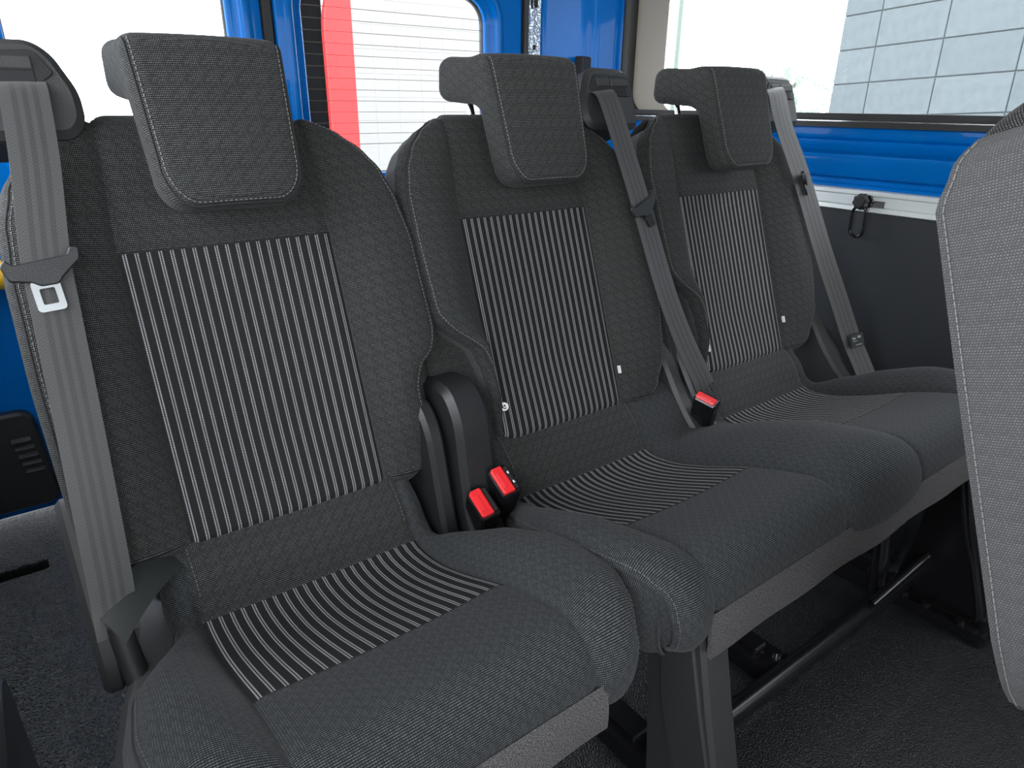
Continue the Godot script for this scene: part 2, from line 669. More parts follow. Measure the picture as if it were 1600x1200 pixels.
func cushion_rows(seams: Array, x_left: float, x_right: float) -> Array:
	var ctrl: Array = []
	for q in CUSHION_PATH:
		ctrl.append(Vector2(q[0], q[1]))
	var rows: Array = []
	for r in path_rows(ctrl, 4):
		var q: Vector2 = r.q
		var nn: Vector2 = r.n
		var hw := table(CUSHION_SIDE, q.x)
		if r.v > 0.52:
			hw = lerpf(0.206, 0.192, clampf((r.v - 0.52) / 0.09, 0.0, 1.0))
		var xs := PackedFloat32Array([x_left - hw])
		for s in seams:
			var want: float = s
			if r.v < 0.14:
				want = s
			xs.append(want)
		xs.append(x_right + hw)
		var b := table([[0.0, 0.0], [0.11, 0.002], [0.15, 0.012], [0.2, 0.028], [0.28, 0.036], [0.36, 0.034], [0.43, 0.024], [0.48, 0.014], [0.52, 0.01], [0.6, 0.004]], r.v)
		rows.append({"p": Vector3(0, q.y, q.x), "n": Vector3(0, nn.y, nn.x), "xs": xs, "b": b, "R": table([[0.0, 0.02], [0.2, 0.032], [0.4, 0.036], [0.6, 0.03]], r.v), "v": r.v, "z": q.x, "dish": table([[0.0, 0.0], [0.15, 0.003], [0.35, 0.005], [0.5, 0.0]], r.v), "cr": 0.003})
	return rows


func cushion(parent: Node3D, seams: Array, x_left: float, x_right: float, kinds: String) -> void:
	var rows := cushion_rows(seams, x_left, x_right)
	var sub := 4
	var ramp := 3 * sub
	var ins1 := 6 * sub
	var end := rows.size() - 1
	var mid := Vector3((x_left + x_right) * 0.5, -0.12, 0.2)
	var first := true
	var o: MeshInstance3D
	for seg in kinds.length():
		if kinds[seg] != "C":
			continue
		var cx: float = (rows[0].xs[seg] + rows[0].xs[seg + 1]) * 0.5
		var front := loft_patch(rows, kinds, seg, ins1, end, 20, mid)
		if first:
			o = part("cushion", front, M.fabric_rib, parent, Vector3(0, YF, 0))
			first = false
		else:
			part("front_panel", front, M.fabric_rib, o)
		part("striped_insert", loft_patch(rows, kinds, seg, ramp, ins1, 20, mid), M.stripes, o, Vector3.ZERO, "dark insert with dotted white stripes")
		part("rear_panel", loft_patch(rows, kinds, seg, 0, ramp, 20, mid), M.fabric, o)
		for e in 2:
			var path: Array = []
			for i in range(2, ramp - 1):
				var x: float = rows[i].xs[seg + e] + (0.006 if e == 0 else -0.006)
				path.append(loft_point(rows[i], kinds, seg, x, 0.0006))
			part("seam_stitching", stitch(path), M.thread_dim, o)
		var jm := MB.new()
		var line := PackedVector3Array()
		for j in 25:
			line.append(loft_point(rows[ins1], kinds, seg, lerpf(rows[ins1].xs[seg], rows[ins1].xs[seg + 1], j / 24.0), 0.0))
		jm.tube(line, 0.001, 6)
		part("seam", jm.mesh(), M.piping, o)
	for seg in kinds.length():
		if kinds[seg] == "C":
			continue
		part("bolster", loft_patch(rows, kinds, seg, 0, end, 24 if kinds[seg] == "M" else 18, mid), M.fabric_rib, o)
	var dep := func(_row: Dictionary, e: Vector3) -> Vector3: return Vector3(e.x, minf(e.y, -0.1), e.z)
	part("side_panel", loft_side(rows.slice(0, 46), kinds, false, dep, mid), M.fabric_rib, o)
	part("side_panel", loft_side(rows.slice(0, 46), kinds, true, dep, mid), M.fabric_rib, o)
	# piping and stitching round the sides
	var last: int = rows[0].xs.size() - 1
	for side in 2:
		var path: Array = []
		var pipe := PackedVector3Array()
		for i in range(ramp, end - 2):
			var x: float = rows[i].xs[0] + 0.007 if side == 0 else rows[i].xs[last] - 0.007
			path.append(loft_point(rows[i], kinds, 0 if side == 0 else last - 1, x, 0.0006))
			x = rows[i].xs[0] + 0.003 if side == 0 else rows[i].xs[last] - 0.003
			pipe.append(loft_point(rows[i], kinds, 0 if side == 0 else last - 1, x, 0.0003))
		part("seam_stitching", stitch(path), M.thread_dim, o)
		var pm := MB.new()
		pm.tube(pipe, 0.0014, 6)
		part("piping", pm.mesh(), M.piping, o)
	# carpet strip hanging under the front edge
	var cm := MB.new()
	var x0: float = rows[0].xs[1] - 0.012
	var x1: float = rows[0].xs[last - 1] + (0.012 if kinds.length() == 3 else 0.08)
	var rws: Array = []
	var cuv: Array = []
	for i in 9:
		var k := i / 8.0
		var row := PackedVector3Array()
		var ur := PackedVector2Array()
		for j in 41:
			var x := lerpf(x0, x1, j / 40.0)
			row.append(Vector3(x, -0.05 - 0.056 * k + 0.002 * sin(x * 21.0) * k, 0.417 + 0.006 * sin(PI * k * 0.6) + 0.0015 * sin(x * 34.0) * k))
			ur.append(Vector2(x, k * 0.056))
		rws.append(row)
		cuv.append(ur)
	cm.grid(rws, Vector3(0, -0.08, 0.1), cuv)
	var back: Array = []
	for r in rws:
		var rr := PackedVector3Array()
		for p in r:
			rr.append(p - Vector3(0, 0, 0.005))
		back.append(rr)
	cm.grid(back, Vector3(0, -0.08, 1.0), cuv)
	cm.grid([rws[8], back[8]], Vector3(0, 1, 0.4))
	for j in [0, 40]:
		var e0 := PackedVector3Array()
		var e1 := PackedVector3Array()
		for i in 9:
			e0.append(rws[i][j])
			e1.append(back[i][j])
		cm.grid([e0, e1], Vector3((x0 + x1) * 0.5, -0.08, 0.41))
	part("carpet_strip", cm.mesh(), M.carpet, o, Vector3.ZERO, "grey felt strip under the front edge")
	# hard seat pan under the foam
	var sm := MB.new()
	var poly := PackedVector2Array([Vector2(-0.06, -0.06), Vector2(0.05, -0.115), Vector2(0.36, -0.1), Vector2(0.385, -0.115), Vector2(0.36, -0.14), Vector2(-0.06, -0.14)])
	sm.prism(poly, Transform3D(Basis(Vector3(0, 0, 1), Vector3(0, 1, 0), Vector3(-1, 0, 0)), Vector3((x_left + x_right) * 0.5, 0, 0)), (x_right - x_left) * 0.5 + 0.17, 0.004)
	part("seat_pan", sm.mesh(), M.plastic, o)


# ------------------------------------------------------------------ materials
func weave_image(cells: int, px: int, fw: float, fh: float, dark: Vector3, light: Vector3, brick: bool, vary: float) -> Image:
	var n := cells * px
	var im := Image.create(n, n, false, Image.FORMAT_RGB8)
	var tone := PackedFloat32Array()
	for i in cells * cells * 2:
		tone.append(1.0 + rng.randf_range(-vary, vary))
	for y in n:
		for x in n:
			var cy := y / px
			var xo := x + (px / 2 if brick and cy % 2 == 1 else 0)
			var cx := (xo / px) % cells
			var fx := absf((xo % px + 0.5) / px - 0.5) * 2.0
			var fy := absf((y % px + 0.5) / px - 0.5) * 2.0
			var k := (1.0 - smoothstep(fw - 0.2, fw + 0.2, fx)) * (1.0 - smoothstep(fh - 0.2, fh + 0.2, fy))
			var c := dark.lerp(light * tone[cy * cells + cx], k)
			im.set_pixel(x, y, lin(c.x, c.y, c.z))
	return im


func stripe_image() -> Image:
	# 12.5 mm wide (100 px), 10 mm high (80 px)
	var im := Image.create(100, 80, false, Image.FORMAT_RGB8)
	for y in 80:
		for x in 100:
			var tw := 0.5 + 0.5 * sin((x + y) * TAU / 10.0)
			var v := 0.0125 + 0.014 * tw
			for c in 2:
				var dx := absf(x - (39.0 + 22.0 * c))
				var yy := fposmod(y + 8.0 * c, 16.0)
				var dy := absf(yy - 8.0)
				var k := (1.0 - smoothstep(4.6, 6.8, dx)) * (1.0 - smoothstep(3.6, 5.8, dy))
				v = lerpf(v, 0.46, k)
			im.set_pixel(x, y, lin(v, v * 1.005, v * 1.01))
	return im


func belt_image() -> Image:
	var im := Image.create(96, 64, false, Image.FORMAT_RGB8)
	for y in 64:
		for x in 96:
			var u := x / 96.0
			var band := 1.0
			for b in [0.28, 0.5, 0.72]:
				if absf(u - b) < 0.06:
					band = 0.66
			var h := 0.5 + 0.5 * sin((y + (x % 12 if (x / 12) % 2 == 0 else 12 - x % 12)) * TAU / 8.0)
			var v := 0.06 * band * (0.8 + 0.4 * h)
			im.set_pixel(x, y, lin(v, v * 1.01, v * 1.01))
	return im


func noise_tex(freq: float, kind: int, oct: int, size: int = 512) -> NoiseTexture2D:
	var f := FastNoiseLite.new()
	f.seed = 7
	f.noise_type = kind
	f.frequency = freq
	f.fractal_octaves = oct
	var t := NoiseTexture2D.new()
	t.width = size
	t.height = size
	t.seamless = true
	t.noise = f
	return t


func make_materials() -> void:
	var w := weave_image(8, 16, 0.62, 0.5, Vector3(0.013, 0.0135, 0.0135), Vector3(0.105, 0.109, 0.108), true, 0.35)
	var wt := tex(w)
	var f := look(Color.WHITE, 0.95)
	f.metallic_specular = 0.2
	f.albedo_texture = wt
	f.heightmap_enabled = true
	f.heightmap_texture = wt
	f.heightmap_scale = 0.035
	f.uv1_scale = Vector3(1 / 0.0176, 1 / 0.0176, 1)
	f.rim_enabled = true
	f.rim = 0.12
	M.fabric = f
	var ft: StandardMaterial3D = f.duplicate()
	ft.uv1_triplanar = true
	ft.uv1_scale = Vector3.ONE / 0.0176
	M.fabric_tri = ft
	var rb := tex(weave_image(8, 16, 0.8, 0.45, Vector3(0.012, 0.013, 0.014), Vector3(0.088, 0.092, 0.097), false, 0.3))
	var fr: StandardMaterial3D = f.duplicate()
	fr.albedo_texture = rb
	fr.heightmap_texture = rb
	fr.uv1_scale = Vector3(1 / 0.0176, 1 / 0.0176, 1)
	M.fabric_rib = fr
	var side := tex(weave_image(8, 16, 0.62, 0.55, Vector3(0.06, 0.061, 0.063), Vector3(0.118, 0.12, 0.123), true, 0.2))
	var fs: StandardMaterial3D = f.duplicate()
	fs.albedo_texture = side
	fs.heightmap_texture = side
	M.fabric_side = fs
	var st := tex(stripe_image())
	var sm := look(Color.WHITE, 0.9)
	sm.metallic_specular = 0.25
	sm.albedo_texture = st
	sm.heightmap_enabled = true
	sm.heightmap_texture = st
	sm.heightmap_scale = 0.03
	sm.uv1_scale = Vector3(1 / 0.0125, 1 / 0.01, 1)
	M.stripes = sm
	M.thread = look(lin(0.16, 0.16, 0.155), 0.7)
	M.thread_dim = look(lin(0.09, 0.09, 0.088), 0.7)
	M.piping = look(lin(0.016, 0.016, 0.017), 0.85)
	var grain := noise_tex(0.06, FastNoiseLite.TYPE_SIMPLEX_SMOOTH, 2)
	var pl := look(lin(0.018, 0.019, 0.02), 0.42)
	pl.heightmap_enabled = true
	pl.heightmap_texture = grain
	pl.heightmap_scale = 0.02
	pl.uv1_triplanar = true
	pl.uv1_scale = Vector3.ONE * 14.0
	M.plastic = pl
	var pg: StandardMaterial3D = pl.duplicate()
	pg.albedo_color = lin(0.035, 0.036, 0.036)
	pg.roughness = 0.5
	M.plastic_grey = pg
	M.gloss_black = look(lin(0.008, 0.008, 0.009), 0.22)
	M.steel_black = look(lin(0.008, 0.008, 0.009), 0.3)
	M.rubber = look(lin(0.014, 0.014, 0.014), 0.6)
	var red := look(lin(0.78, 0.025, 0.03), 0.35)
	M.red = red
	M.chrome = look(lin(0.7, 0.72, 0.73), 0.22, 1.0)
	M.tongue_steel = look(lin(0.62, 0.66, 0.68), 0.3, 1.0)
	var al := look(lin(0.7, 0.74, 0.73), 0.42, 0.45)
	M.aluminium = al
	var bt := tex(belt_image())
	var be := look(Color.WHITE, 0.5)
	be.albedo_texture = bt
	be.heightmap_enabled = true
	be.heightmap_texture = bt
	be.heightmap_scale = 0.03
	be.uv1_scale = Vector3(1, 1 / 0.03, 1)
	be.rim_enabled = true
	be.rim = 0.3
	M.belt = be
	var cn := noise_tex(0.25, FastNoiseLite.TYPE_SIMPLEX_SMOOTH, 3)
	var cr := Gradient.new()
	cr.set_offset(0, 0.32)
	cr.set_offset(1, 0.68)
	cr.set_color(0, lin(0.03, 0.029, 0.029))
	cr.set_color(1, lin(0.17, 0.165, 0.165))
	cn.color_ramp = cr
	var ca := look(Color.WHITE, 1.0)
	ca.metallic_specular = 0.1
	ca.albedo_texture = cn
	ca.uv1_triplanar = true
	ca.uv1_scale = Vector3.ONE * 5.0
	ca.heightmap_enabled = true
	ca.heightmap_texture = cn
	ca.heightmap_scale = 0.08
	M.carpet = ca
	var fn := noise_tex(0.085, FastNoiseLite.TYPE_SIMPLEX_SMOOTH, 2, 1024)
	var fl := look(lin(0.011, 0.013, 0.013), 0.36)
	fl.heightmap_enabled = true
	fl.heightmap_texture = fn
	fl.heightmap_scale = 0.15
	fl.uv1_triplanar = true
	fl.uv1_world_triplanar = true
	fl.uv1_scale = Vector3.ONE * 3.2
	M.floor = fl
	var mn := noise_tex(0.042, FastNoiseLite.TYPE_SIMPLEX_SMOOTH, 2, 1024)
	var mt: StandardMaterial3D = fl.duplicate()
	mt.heightmap_texture = mn
	mt.heightmap_scale = 2.2
	mt.metallic_specular = 1.0
	mt.roughness = 0.26
	mt.metallic = 0.5
	mt.albedo_color = lin(0.15, 0.157, 0.16)
	M.mat = mt
	var bl := look(lin(0.0, 0.115, 0.42), 0.3)
	bl.metallic_specular = 0.15
	bl.clearcoat_enabled = true
	bl.clearcoat = 0.12
	bl.clearcoat_roughness = 0.04
	M.blue = bl
	var dp := look(lin(0.018, 0.021, 0.024), 0.55)
	M.lining = dp
	var gl := look(Color(0.9, 0.95, 0.94, 0.01), 0.02)
	gl.metallic_specular = 0.06
	gl.transparency = BaseMaterial3D.TRANSPARENCY_ALPHA
	M.glass = gl
	M.headliner = look(lin(0.26, 0.255, 0.24), 0.9)
	M.frit = look(lin(0.33, 0.3, 0.25), 0.5)
	var jamb := look(lin(0.6, 0.68, 0.74), 0.25, 0.6)
	jamb.heightmap_enabled = true
	jamb.heightmap_texture = grain
	jamb.heightmap_scale = 0.6
	jamb.uv1_triplanar = true
	jamb.uv1_scale = Vector3.ONE * 2.0
	M.jamb = jamb
	M.yellow = look(lin(0.75, 0.45, 0.02), 0.4)
	M.white = look(lin(0.75, 0.76, 0.76), 0.4)
	M.print = look(lin(0.3, 0.33, 0.33), 0.6)
	M.tag = look(lin(0.016, 0.02, 0.019), 0.5)
	M.wire = look(lin(0.1, 0.075, 0.06), 0.5)
	# outdoors
	var bn := noise_tex(0.02, FastNoiseLite.TYPE_SIMPLEX_SMOOTH, 4)
	var br := Gradient.new()
	br.set_color(0, lin(0.8, 0.8, 0.8))
	br.set_color(1, lin(1, 1, 1))
	bn.color_ramp = br
	for k in 3:
		var b := look(lin(0.058 + 0.004 * k, 0.077 + 0.004 * k, 0.085 + 0.004 * k), 0.7)
		b.albedo_texture = bn
		b.uv1_triplanar = true
		b.uv1_scale = Vector3.ONE * 1.3
		M["block%d" % k] = b
	M.mortar = look(lin(0.035, 0.046, 0.05), 0.8)
	M.tile = look(lin(0.15, 0.152, 0.15), 0.5)
	M.grout = look(lin(0.2, 0.2, 0.2), 0.8)
	M.red_paint = look(lin(0.5, 0.014, 0.014), 0.6)
	M.dark = look(lin(0.01, 0.01, 0.012), 0.8)
	M.void_black = look(lin(0.0015, 0.0015, 0.0018), 0.9)
	M.void_black.metallic_specular = 0.1
	M.concrete = look(lin(0.55, 0.55, 0.53), 0.9)
	var leaf := look(lin(0.2, 0.26, 0.22), 0.6)
	leaf.backlight_enabled = true
	leaf.backlight = Color(0.35, 0.42, 0.36)
	M.leaf = leaf
	M.bark = look(lin(0.12, 0.12, 0.1), 0.9)
	M.post = look(lin(0.07, 0.1, 0.085), 0.5)


const ALONG_X := Basis(Vector3(0, 0, 1), Vector3(0, 1, 0), Vector3(-1, 0, 0))   # polygons given as (z, y), pushed along x


func zy(list: Array) -> PackedVector2Array:
	var out := PackedVector2Array()
	for p in list:
		out.append(Vector2(p[0], p[1]))
	return out


func V(x: float, y: float, z: float) -> Vector3:
	return Vector3(x, y + YF, z)


func on_back(x: float, s: float, n: float) -> Vector3:
	return Vector3(x, YF + s * cos(TILT) + n * sin(TILT), -s * sin(TILT) + n * cos(TILT))


# ------------------------------------------------------------------ the van body
func build_shell() -> void:
	# floor with two sunken anchor slots beside the single seat
	var mb := MB.new()
	var xs := [-0.98, -0.86, -0.745, 0.95]
	var zs := [-1.02, -0.775, -0.735, 2.9]
	for i in 3:
		for j in 3:
			if i == 1 and j == 1:
				continue
			mb.box(Vector3((xs[i] + xs[i + 1]) * 0.5, -0.02, (zs[j] + zs[j + 1]) * 0.5), Vector3(xs[i + 1] - xs[i], 0.04, zs[j + 1] - zs[j]))
	var fl := setting("floor", mb.mesh(), M.floor)
	mb = MB.new()
	var mx := [-0.97, -0.86, -0.745, -0.6]
	var mz := [-1.0, -0.775, -0.735, 0.4]
	for i in 3:
		for j in 3:
			if i == 1 and j == 1:
				continue
			mb.box(Vector3((mx[i] + mx[i + 1]) * 0.5, 0.002, (mz[j] + mz[j + 1]) * 0.5), Vector3(mx[i + 1] - mx[i], 0.004, mz[j + 1] - mz[j]))
	part("pebbled_mat", mb.mesh(), M.mat, fl, Vector3.ZERO, "black pebbled rubber mat")
	mb = MB.new()
	mb.box(Vector3(-0.8025, -0.036, -0.755), Vector3(0.115, 0.008, 0.04))
	part("anchor_recess", mb.mesh(), M.rubber, fl)
	mb = MB.new()
	mb.box(Vector3(-0.015, 1.47, 0.94), Vector3(1.97, 0.04, 3.96))
	setting("ceiling", mb.mesh(), M.headliner)

	# right wall: dark lining, aluminium rail, blue pressed steel, window
	mb = MB.new()
	mb.box(V(0.925, -0.09, 0.97), Vector3(0.03, 0.68, 3.86), 0.003)
	var wall := setting("wall_right", mb.mesh(), M.lining)
	var prof: Array = []
	for q in [[0.925, 0.25], [0.925, 0.296], [0.93, 0.302], [0.932, 0.312], [0.921, 0.318], [0.917, 0.33], [0.915, 0.352], [0.917, 0.362], [0.924, 0.367], [0.94, 0.374], [0.951, 0.384], [0.955, 0.394], [0.949, 0.4], [0.948, 0.41], [0.95, 0.428]]:
		prof.append(Vector2(q[0], q[1]))
	var fine := catmull(prof, 4)
	var rows: Array = []
	for p in fine:
		rows.append(PackedVector3Array([V(p.x, p.y, -0.9), V(p.x, p.y, 0.3), V(p.x, p.y, 2.9)]))
	mb = MB.new()
	mb.grid(rows, V(1.4, 0.34, 0.5))
	part("pressed_steel_panel", mb.mesh(), M.blue, wall, Vector3.ZERO, "glossy blue painted body panel")
	# outer skin and header
	mb = MB.new()
	mb.box(V(0.985, 0.0, 0.97), Vector3(0.03, 0.86, 3.86))
	part("outer_skin", mb.mesh(), M.blue, wall)
	mb = MB.new()
	mb.box(V(0.95, 0.975, 0.97), Vector3(0.05, 0.15, 3.86), 0.01)
	part("header", mb.mesh(), M.blue, wall)
	for z in [1.15, 2.4]:
		mb = MB.new()
		mb.box(V(0.95, 0.66, z), Vector3(0.06, 0.5, 0.16), 0.01)
		part("pillar", mb.mesh(), M.headliner, wall)
	# aluminium lashing rail
	mb = MB.new()
	var rp := PackedVector2Array()
	for q in [[0.925, 0.294], [0.905, 0.294], [0.9, 0.291], [0.9, 0.284], [0.907, 0.281], [0.907, 0.261], [0.9, 0.258], [0.899, 0.249], [0.904, 0.246], [0.925, 0.246]]:
		rp.append(Vector2(q[0], q[1] + YF))
	mb.prism(rp, Transform3D(Basis(), Vector3(0, 0, 0.97)), 1.9, 0.001)
	part("lashing_rail", mb.mesh(), M.aluminium, wall, Vector3.ZERO, "brushed aluminium rail with a groove")
	# side window: seal, frit, glass
	var to_right := func(a: float, b: float, d: float) -> Vector3: return V(0.95 + d, b, a)
	var wz0 := -0.865
	var win := setting("window_1", ring_mesh([[rect_ring(wz0, 1.07, 0.43, 0.9, 0.075), -0.004], [rect_ring(wz0 + 0.004, 1.066, 0.434, 0.896, 0.072), -0.014], [rect_ring(wz0 + 0.012, 1.058, 0.441, 0.889, 0.066), -0.014], [rect_ring(wz0 + 0.018, 1.052, 0.445, 0.885, 0.062), 0.0], [rect_ring(wz0 + 0.018, 1.052, 0.445, 0.885, 0.062), 0.03]], to_right, V(0.95, 0.66, 0.1)), M.rubber)
	part("ceramic_border", ring_mesh([[rect_ring(wz0 - 0.01, 1.08, 0.42, 0.91, 0.08), 0.03], [rect_ring(wz0 + 0.135, 0.93, 0.45, 0.86, 0.05), 0.03], [rect_ring(wz0 + 0.135, 0.93, 0.45, 0.86, 0.05), 0.034]], to_right, V(3.0, 0.66, 0.1), false), M.frit, win, Vector3.ZERO, "beige border of the glass")
	mb = MB.new()
	mb.box(V(0.983, 0.665, 0.1), Vector3(0.004, 0.5, 1.97))
	part("pane", mb.mesh(), M.glass, win)
	mb = MB.new()
	mb.box(V(0.939, 0.43, 0.1), Vector3(0.012, 0.013, 1.85), 0.003)
	mb.box(V(0.962, 0.4445, 0.1), Vector3(0.044, 0.018, 1.85), 0.003)
	part("sill_seal", mb.mesh(), M.rubber, win)
	mb = MB.new()
	mb.box(V(0.937, 0.4368, 0.1), Vector3(0.008, 0.0022, 1.85), 0.0005)
	part("bright_strip", mb.mesh(), M.chrome, win)
	mb = MB.new()
	mb.box(V(0.983, 0.66, 1.78), Vector3(0.004, 0.5, 1.2))
	var w4 := setting("window_4", mb.mesh(), M.glass)

	# rear right corner post
	prof = []
	for q in [[0.955, -0.858], [0.943, -0.862], [0.937, -0.872], [0.936, -0.885], [0.93, -0.9], [0.912, -0.925], [0.9, -0.938], [0.893, -0.94], [0.886, -0.946], [0.872, -0.962], [0.85, -0.97], [0.8, -0.982], [0.76, -0.988], [0.744, -0.992], [0.738, -1.0], [0.737, -1.01]]:
		prof.append(Vector2(q[0], q[1]))
	rows = []
	for p in catmull(prof, 4):
		rows.append(PackedVector3Array([V(p.x, -0.43, p.y), V(p.x, 0.3, p.y), V(p.x, 1.03, p.y)]))
	mb = MB.new()
	mb.grid(rows, V(1.0, 0.3, -1.1))
	var post := setting("trim_1", mb.mesh(), M.blue)
	mb = MB.new()
	mb.box(V(0.71, 0.3, -1.005), Vector3(0.054, 1.46, 0.012), 0.003)
	part("door_jamb", mb.mesh(), M.jamb, post, Vector3.ZERO, "shiny pressed door jamb")
	for q in [[0.7, 0.735, 0.005, 0.03], [0.715, 0.735, 0.012, 0.022], [0.712, 0.62, 0.008, 0.014]]:
		mb = MB.new()
		mb.box(V(q[0], q[1], -0.998), Vector3(q[2], q[3], 0.004), 0.001)
		part("jamb_slot", mb.mesh(), M.dark, post)
	mb = MB.new()
	mb.tube(PackedVector3Array([V(0.712, 0.535, -1.0), V(0.712, 0.535, -0.992)]), 0.011, 14)
	part("jamb_bolt", mb.mesh(), M.chrome, post)
	mb = MB.new()
	mb.box(V(0.676, 0.3, -1.0), Vector3(0.016, 1.46, 0.03), 0.006)
	part("door_seal", mb.mesh(), M.rubber, post)
	mb = MB.new()
	mb.box(V(0.865, 0.575, -0.95), Vector3(0.06, 0.05, 0.03), 0.004, Basis(Vector3.UP, 0.35))
	part("latch_cover", mb.mesh(), M.dark, post)
	mb = MB.new()
	mb.box(V(0.845, 0.3, -1.03), Vector3(0.24, 1.46, 0.03))
	part("outer_corner", mb.mesh(), M.blue, post)

	# rear doors
	rear_door("door_1", -0.96, -0.086, -0.586, -0.16, 0.29, 0.745)
	var d2 := rear_door("door_2", -0.054, 0.666, 0.016, 0.548, 0.29, 0.735)
	for k in 13:
		mb = MB.new()
		mb.box(V(0.282, 0.683 - 0.0267 * k, -1.036), Vector3(0.53, 0.0012, 0.001))
		part("heating_wire", mb.mesh(), M.wire, d2)
	mb = MB.new()
	mb.box(V(-0.07, 0.27, -1.02), Vector3(0.034, 1.4, 0.03), 0.008)
	setting("trim_2", mb.mesh(), M.rubber)
	mb = MB.new()
	mb.box(V(-0.015, 0.97, -1.02), Vector3(1.97, 0.14, 0.06), 0.01)
	setting("trim_3", mb.mesh(), M.blue)
	# fittings of the left rear door: lower trim with louvres, yellow release, recessed grip
	var d1: Node3D = get_node("door_1")
	mb = MB.new()
	mb.prism(rounded(PackedVector2Array([Vector2(-0.95, 0.03), Vector2(-0.69, 0.03), Vector2(-0.705, 0.262), Vector2(-0.95, 0.262)]), 0.03), Transform3D(Basis(), Vector3(0, 0, -0.985)), 0.016, 0.006)
	part("lower_trim", mb.mesh(), M.plastic, d1, Vector3.ZERO, "black plastic trim with louvres")
	for k in 5:
		mb = MB.new()
		mb.box(Vector3(-0.738 + 0.003 * k, 0.2 - 0.019 * k, -0.966), Vector3(0.036, 0.004, 0.012), 0.0015, Basis(Vector3.RIGHT, 0.5))
		part("louvre", mb.mesh(), M.plastic_grey, d1)
	mb = MB.new()
	mb.tube(PackedVector3Array(catmull([V(-0.86, 0.15, -0.985), V(-0.8, 0.14, -0.95), V(-0.7, 0.138, -0.945), V(-0.675, 0.138, -0.95), V(-0.662, 0.138, -0.972)], 5)), 0.029, 14)
	part("yellow_release_handle", mb.mesh(), M.yellow, d1)
	mb = MB.new()
	mb.prism(rounded(PackedVector2Array([Vector2(-0.86, 0.38), Vector2(-0.735, 0.38), Vector2(-0.728, 0.46), Vector2(-0.86, 0.46)]), 0.025), Transform3D(Basis(), Vector3(0, 0, -0.997)), 0.006, 0.003)
	part("grip_recess", mb.mesh(), M.dark, d1)

	# left wall with a window behind and a half-blocked door gap beside the camera
	mb = MB.new()
	mb.box(V(-0.985, -0.02, -0.11), Vector3(0.03, 0.82, 1.82))
	var lw := setting("wall_left", mb.mesh(), M.lining)
	mb = MB.new()
	mb.box(V(-0.985, 0.97, 0.94), Vector3(0.05, 0.14, 3.9), 0.01)
	part("header", mb.mesh(), M.blue, lw)
	for q in [[-0.95, 0.14], [0.44, 0.1], [1.66, 0.14]]:
		mb = MB.new()
		mb.box(V(-0.985, 0.66, q[0]), Vector3(0.05, 0.5, q[1]), 0.01)
		part("pillar", mb.mesh(), M.blue, lw)
	mb = MB.new()
	mb.prism(rounded(zy([[-0.12, -0.43], [-0.1, -0.16], [-0.05, -0.12], [0.6, -0.12], [0.65, -0.43]]), 0.04), Transform3D(ALONG_X, V(-0.885, 0, 0)), 0.095, 0.015)
	part("step_cover", mb.mesh(), M.plastic, lw, Vector3.ZERO, "black plastic cover on the floor")
	mb = MB.new()
	mb.box(V(-0.985, 0.655, -0.245), Vector3(0.004, 0.51, 1.27))
	setting("window_2", mb.mesh(), M.glass)
	mb = MB.new()
	mb.box(V(-0.985, -0.02, 2.26), Vector3(0.03, 0.82, 1.28))
	part("front_door_panel", mb.mesh(), M.lining, lw)
	mb = MB.new()
	mb.box(V(-0.985, -0.15, 1.21), Vector3(0.03, 0.56, 0.82), 0.006)
	part("added_half_door", mb.mesh(), M.lining, lw)  # added half-height panel, unseen; daylight comes in only above it
	mb = MB.new()
	mb.box(V(-0.985, 0.655, 2.3), Vector3(0.004, 0.51, 1.14))
	setting("window_5", mb.mesh(), M.glass)
	# front bulkhead with the windscreen opening
	mb = MB.new()
	mb.box(V(-0.015, -0.03, 2.92), Vector3(1.97, 0.84, 0.04))
	setting("wall_front", mb.mesh(), M.lining)
	mb = MB.new()
	mb.box(V(-0.015, 0.7, 2.92), Vector3(1.9, 0.62, 0.005))
	setting("window_3", mb.mesh(), M.glass)


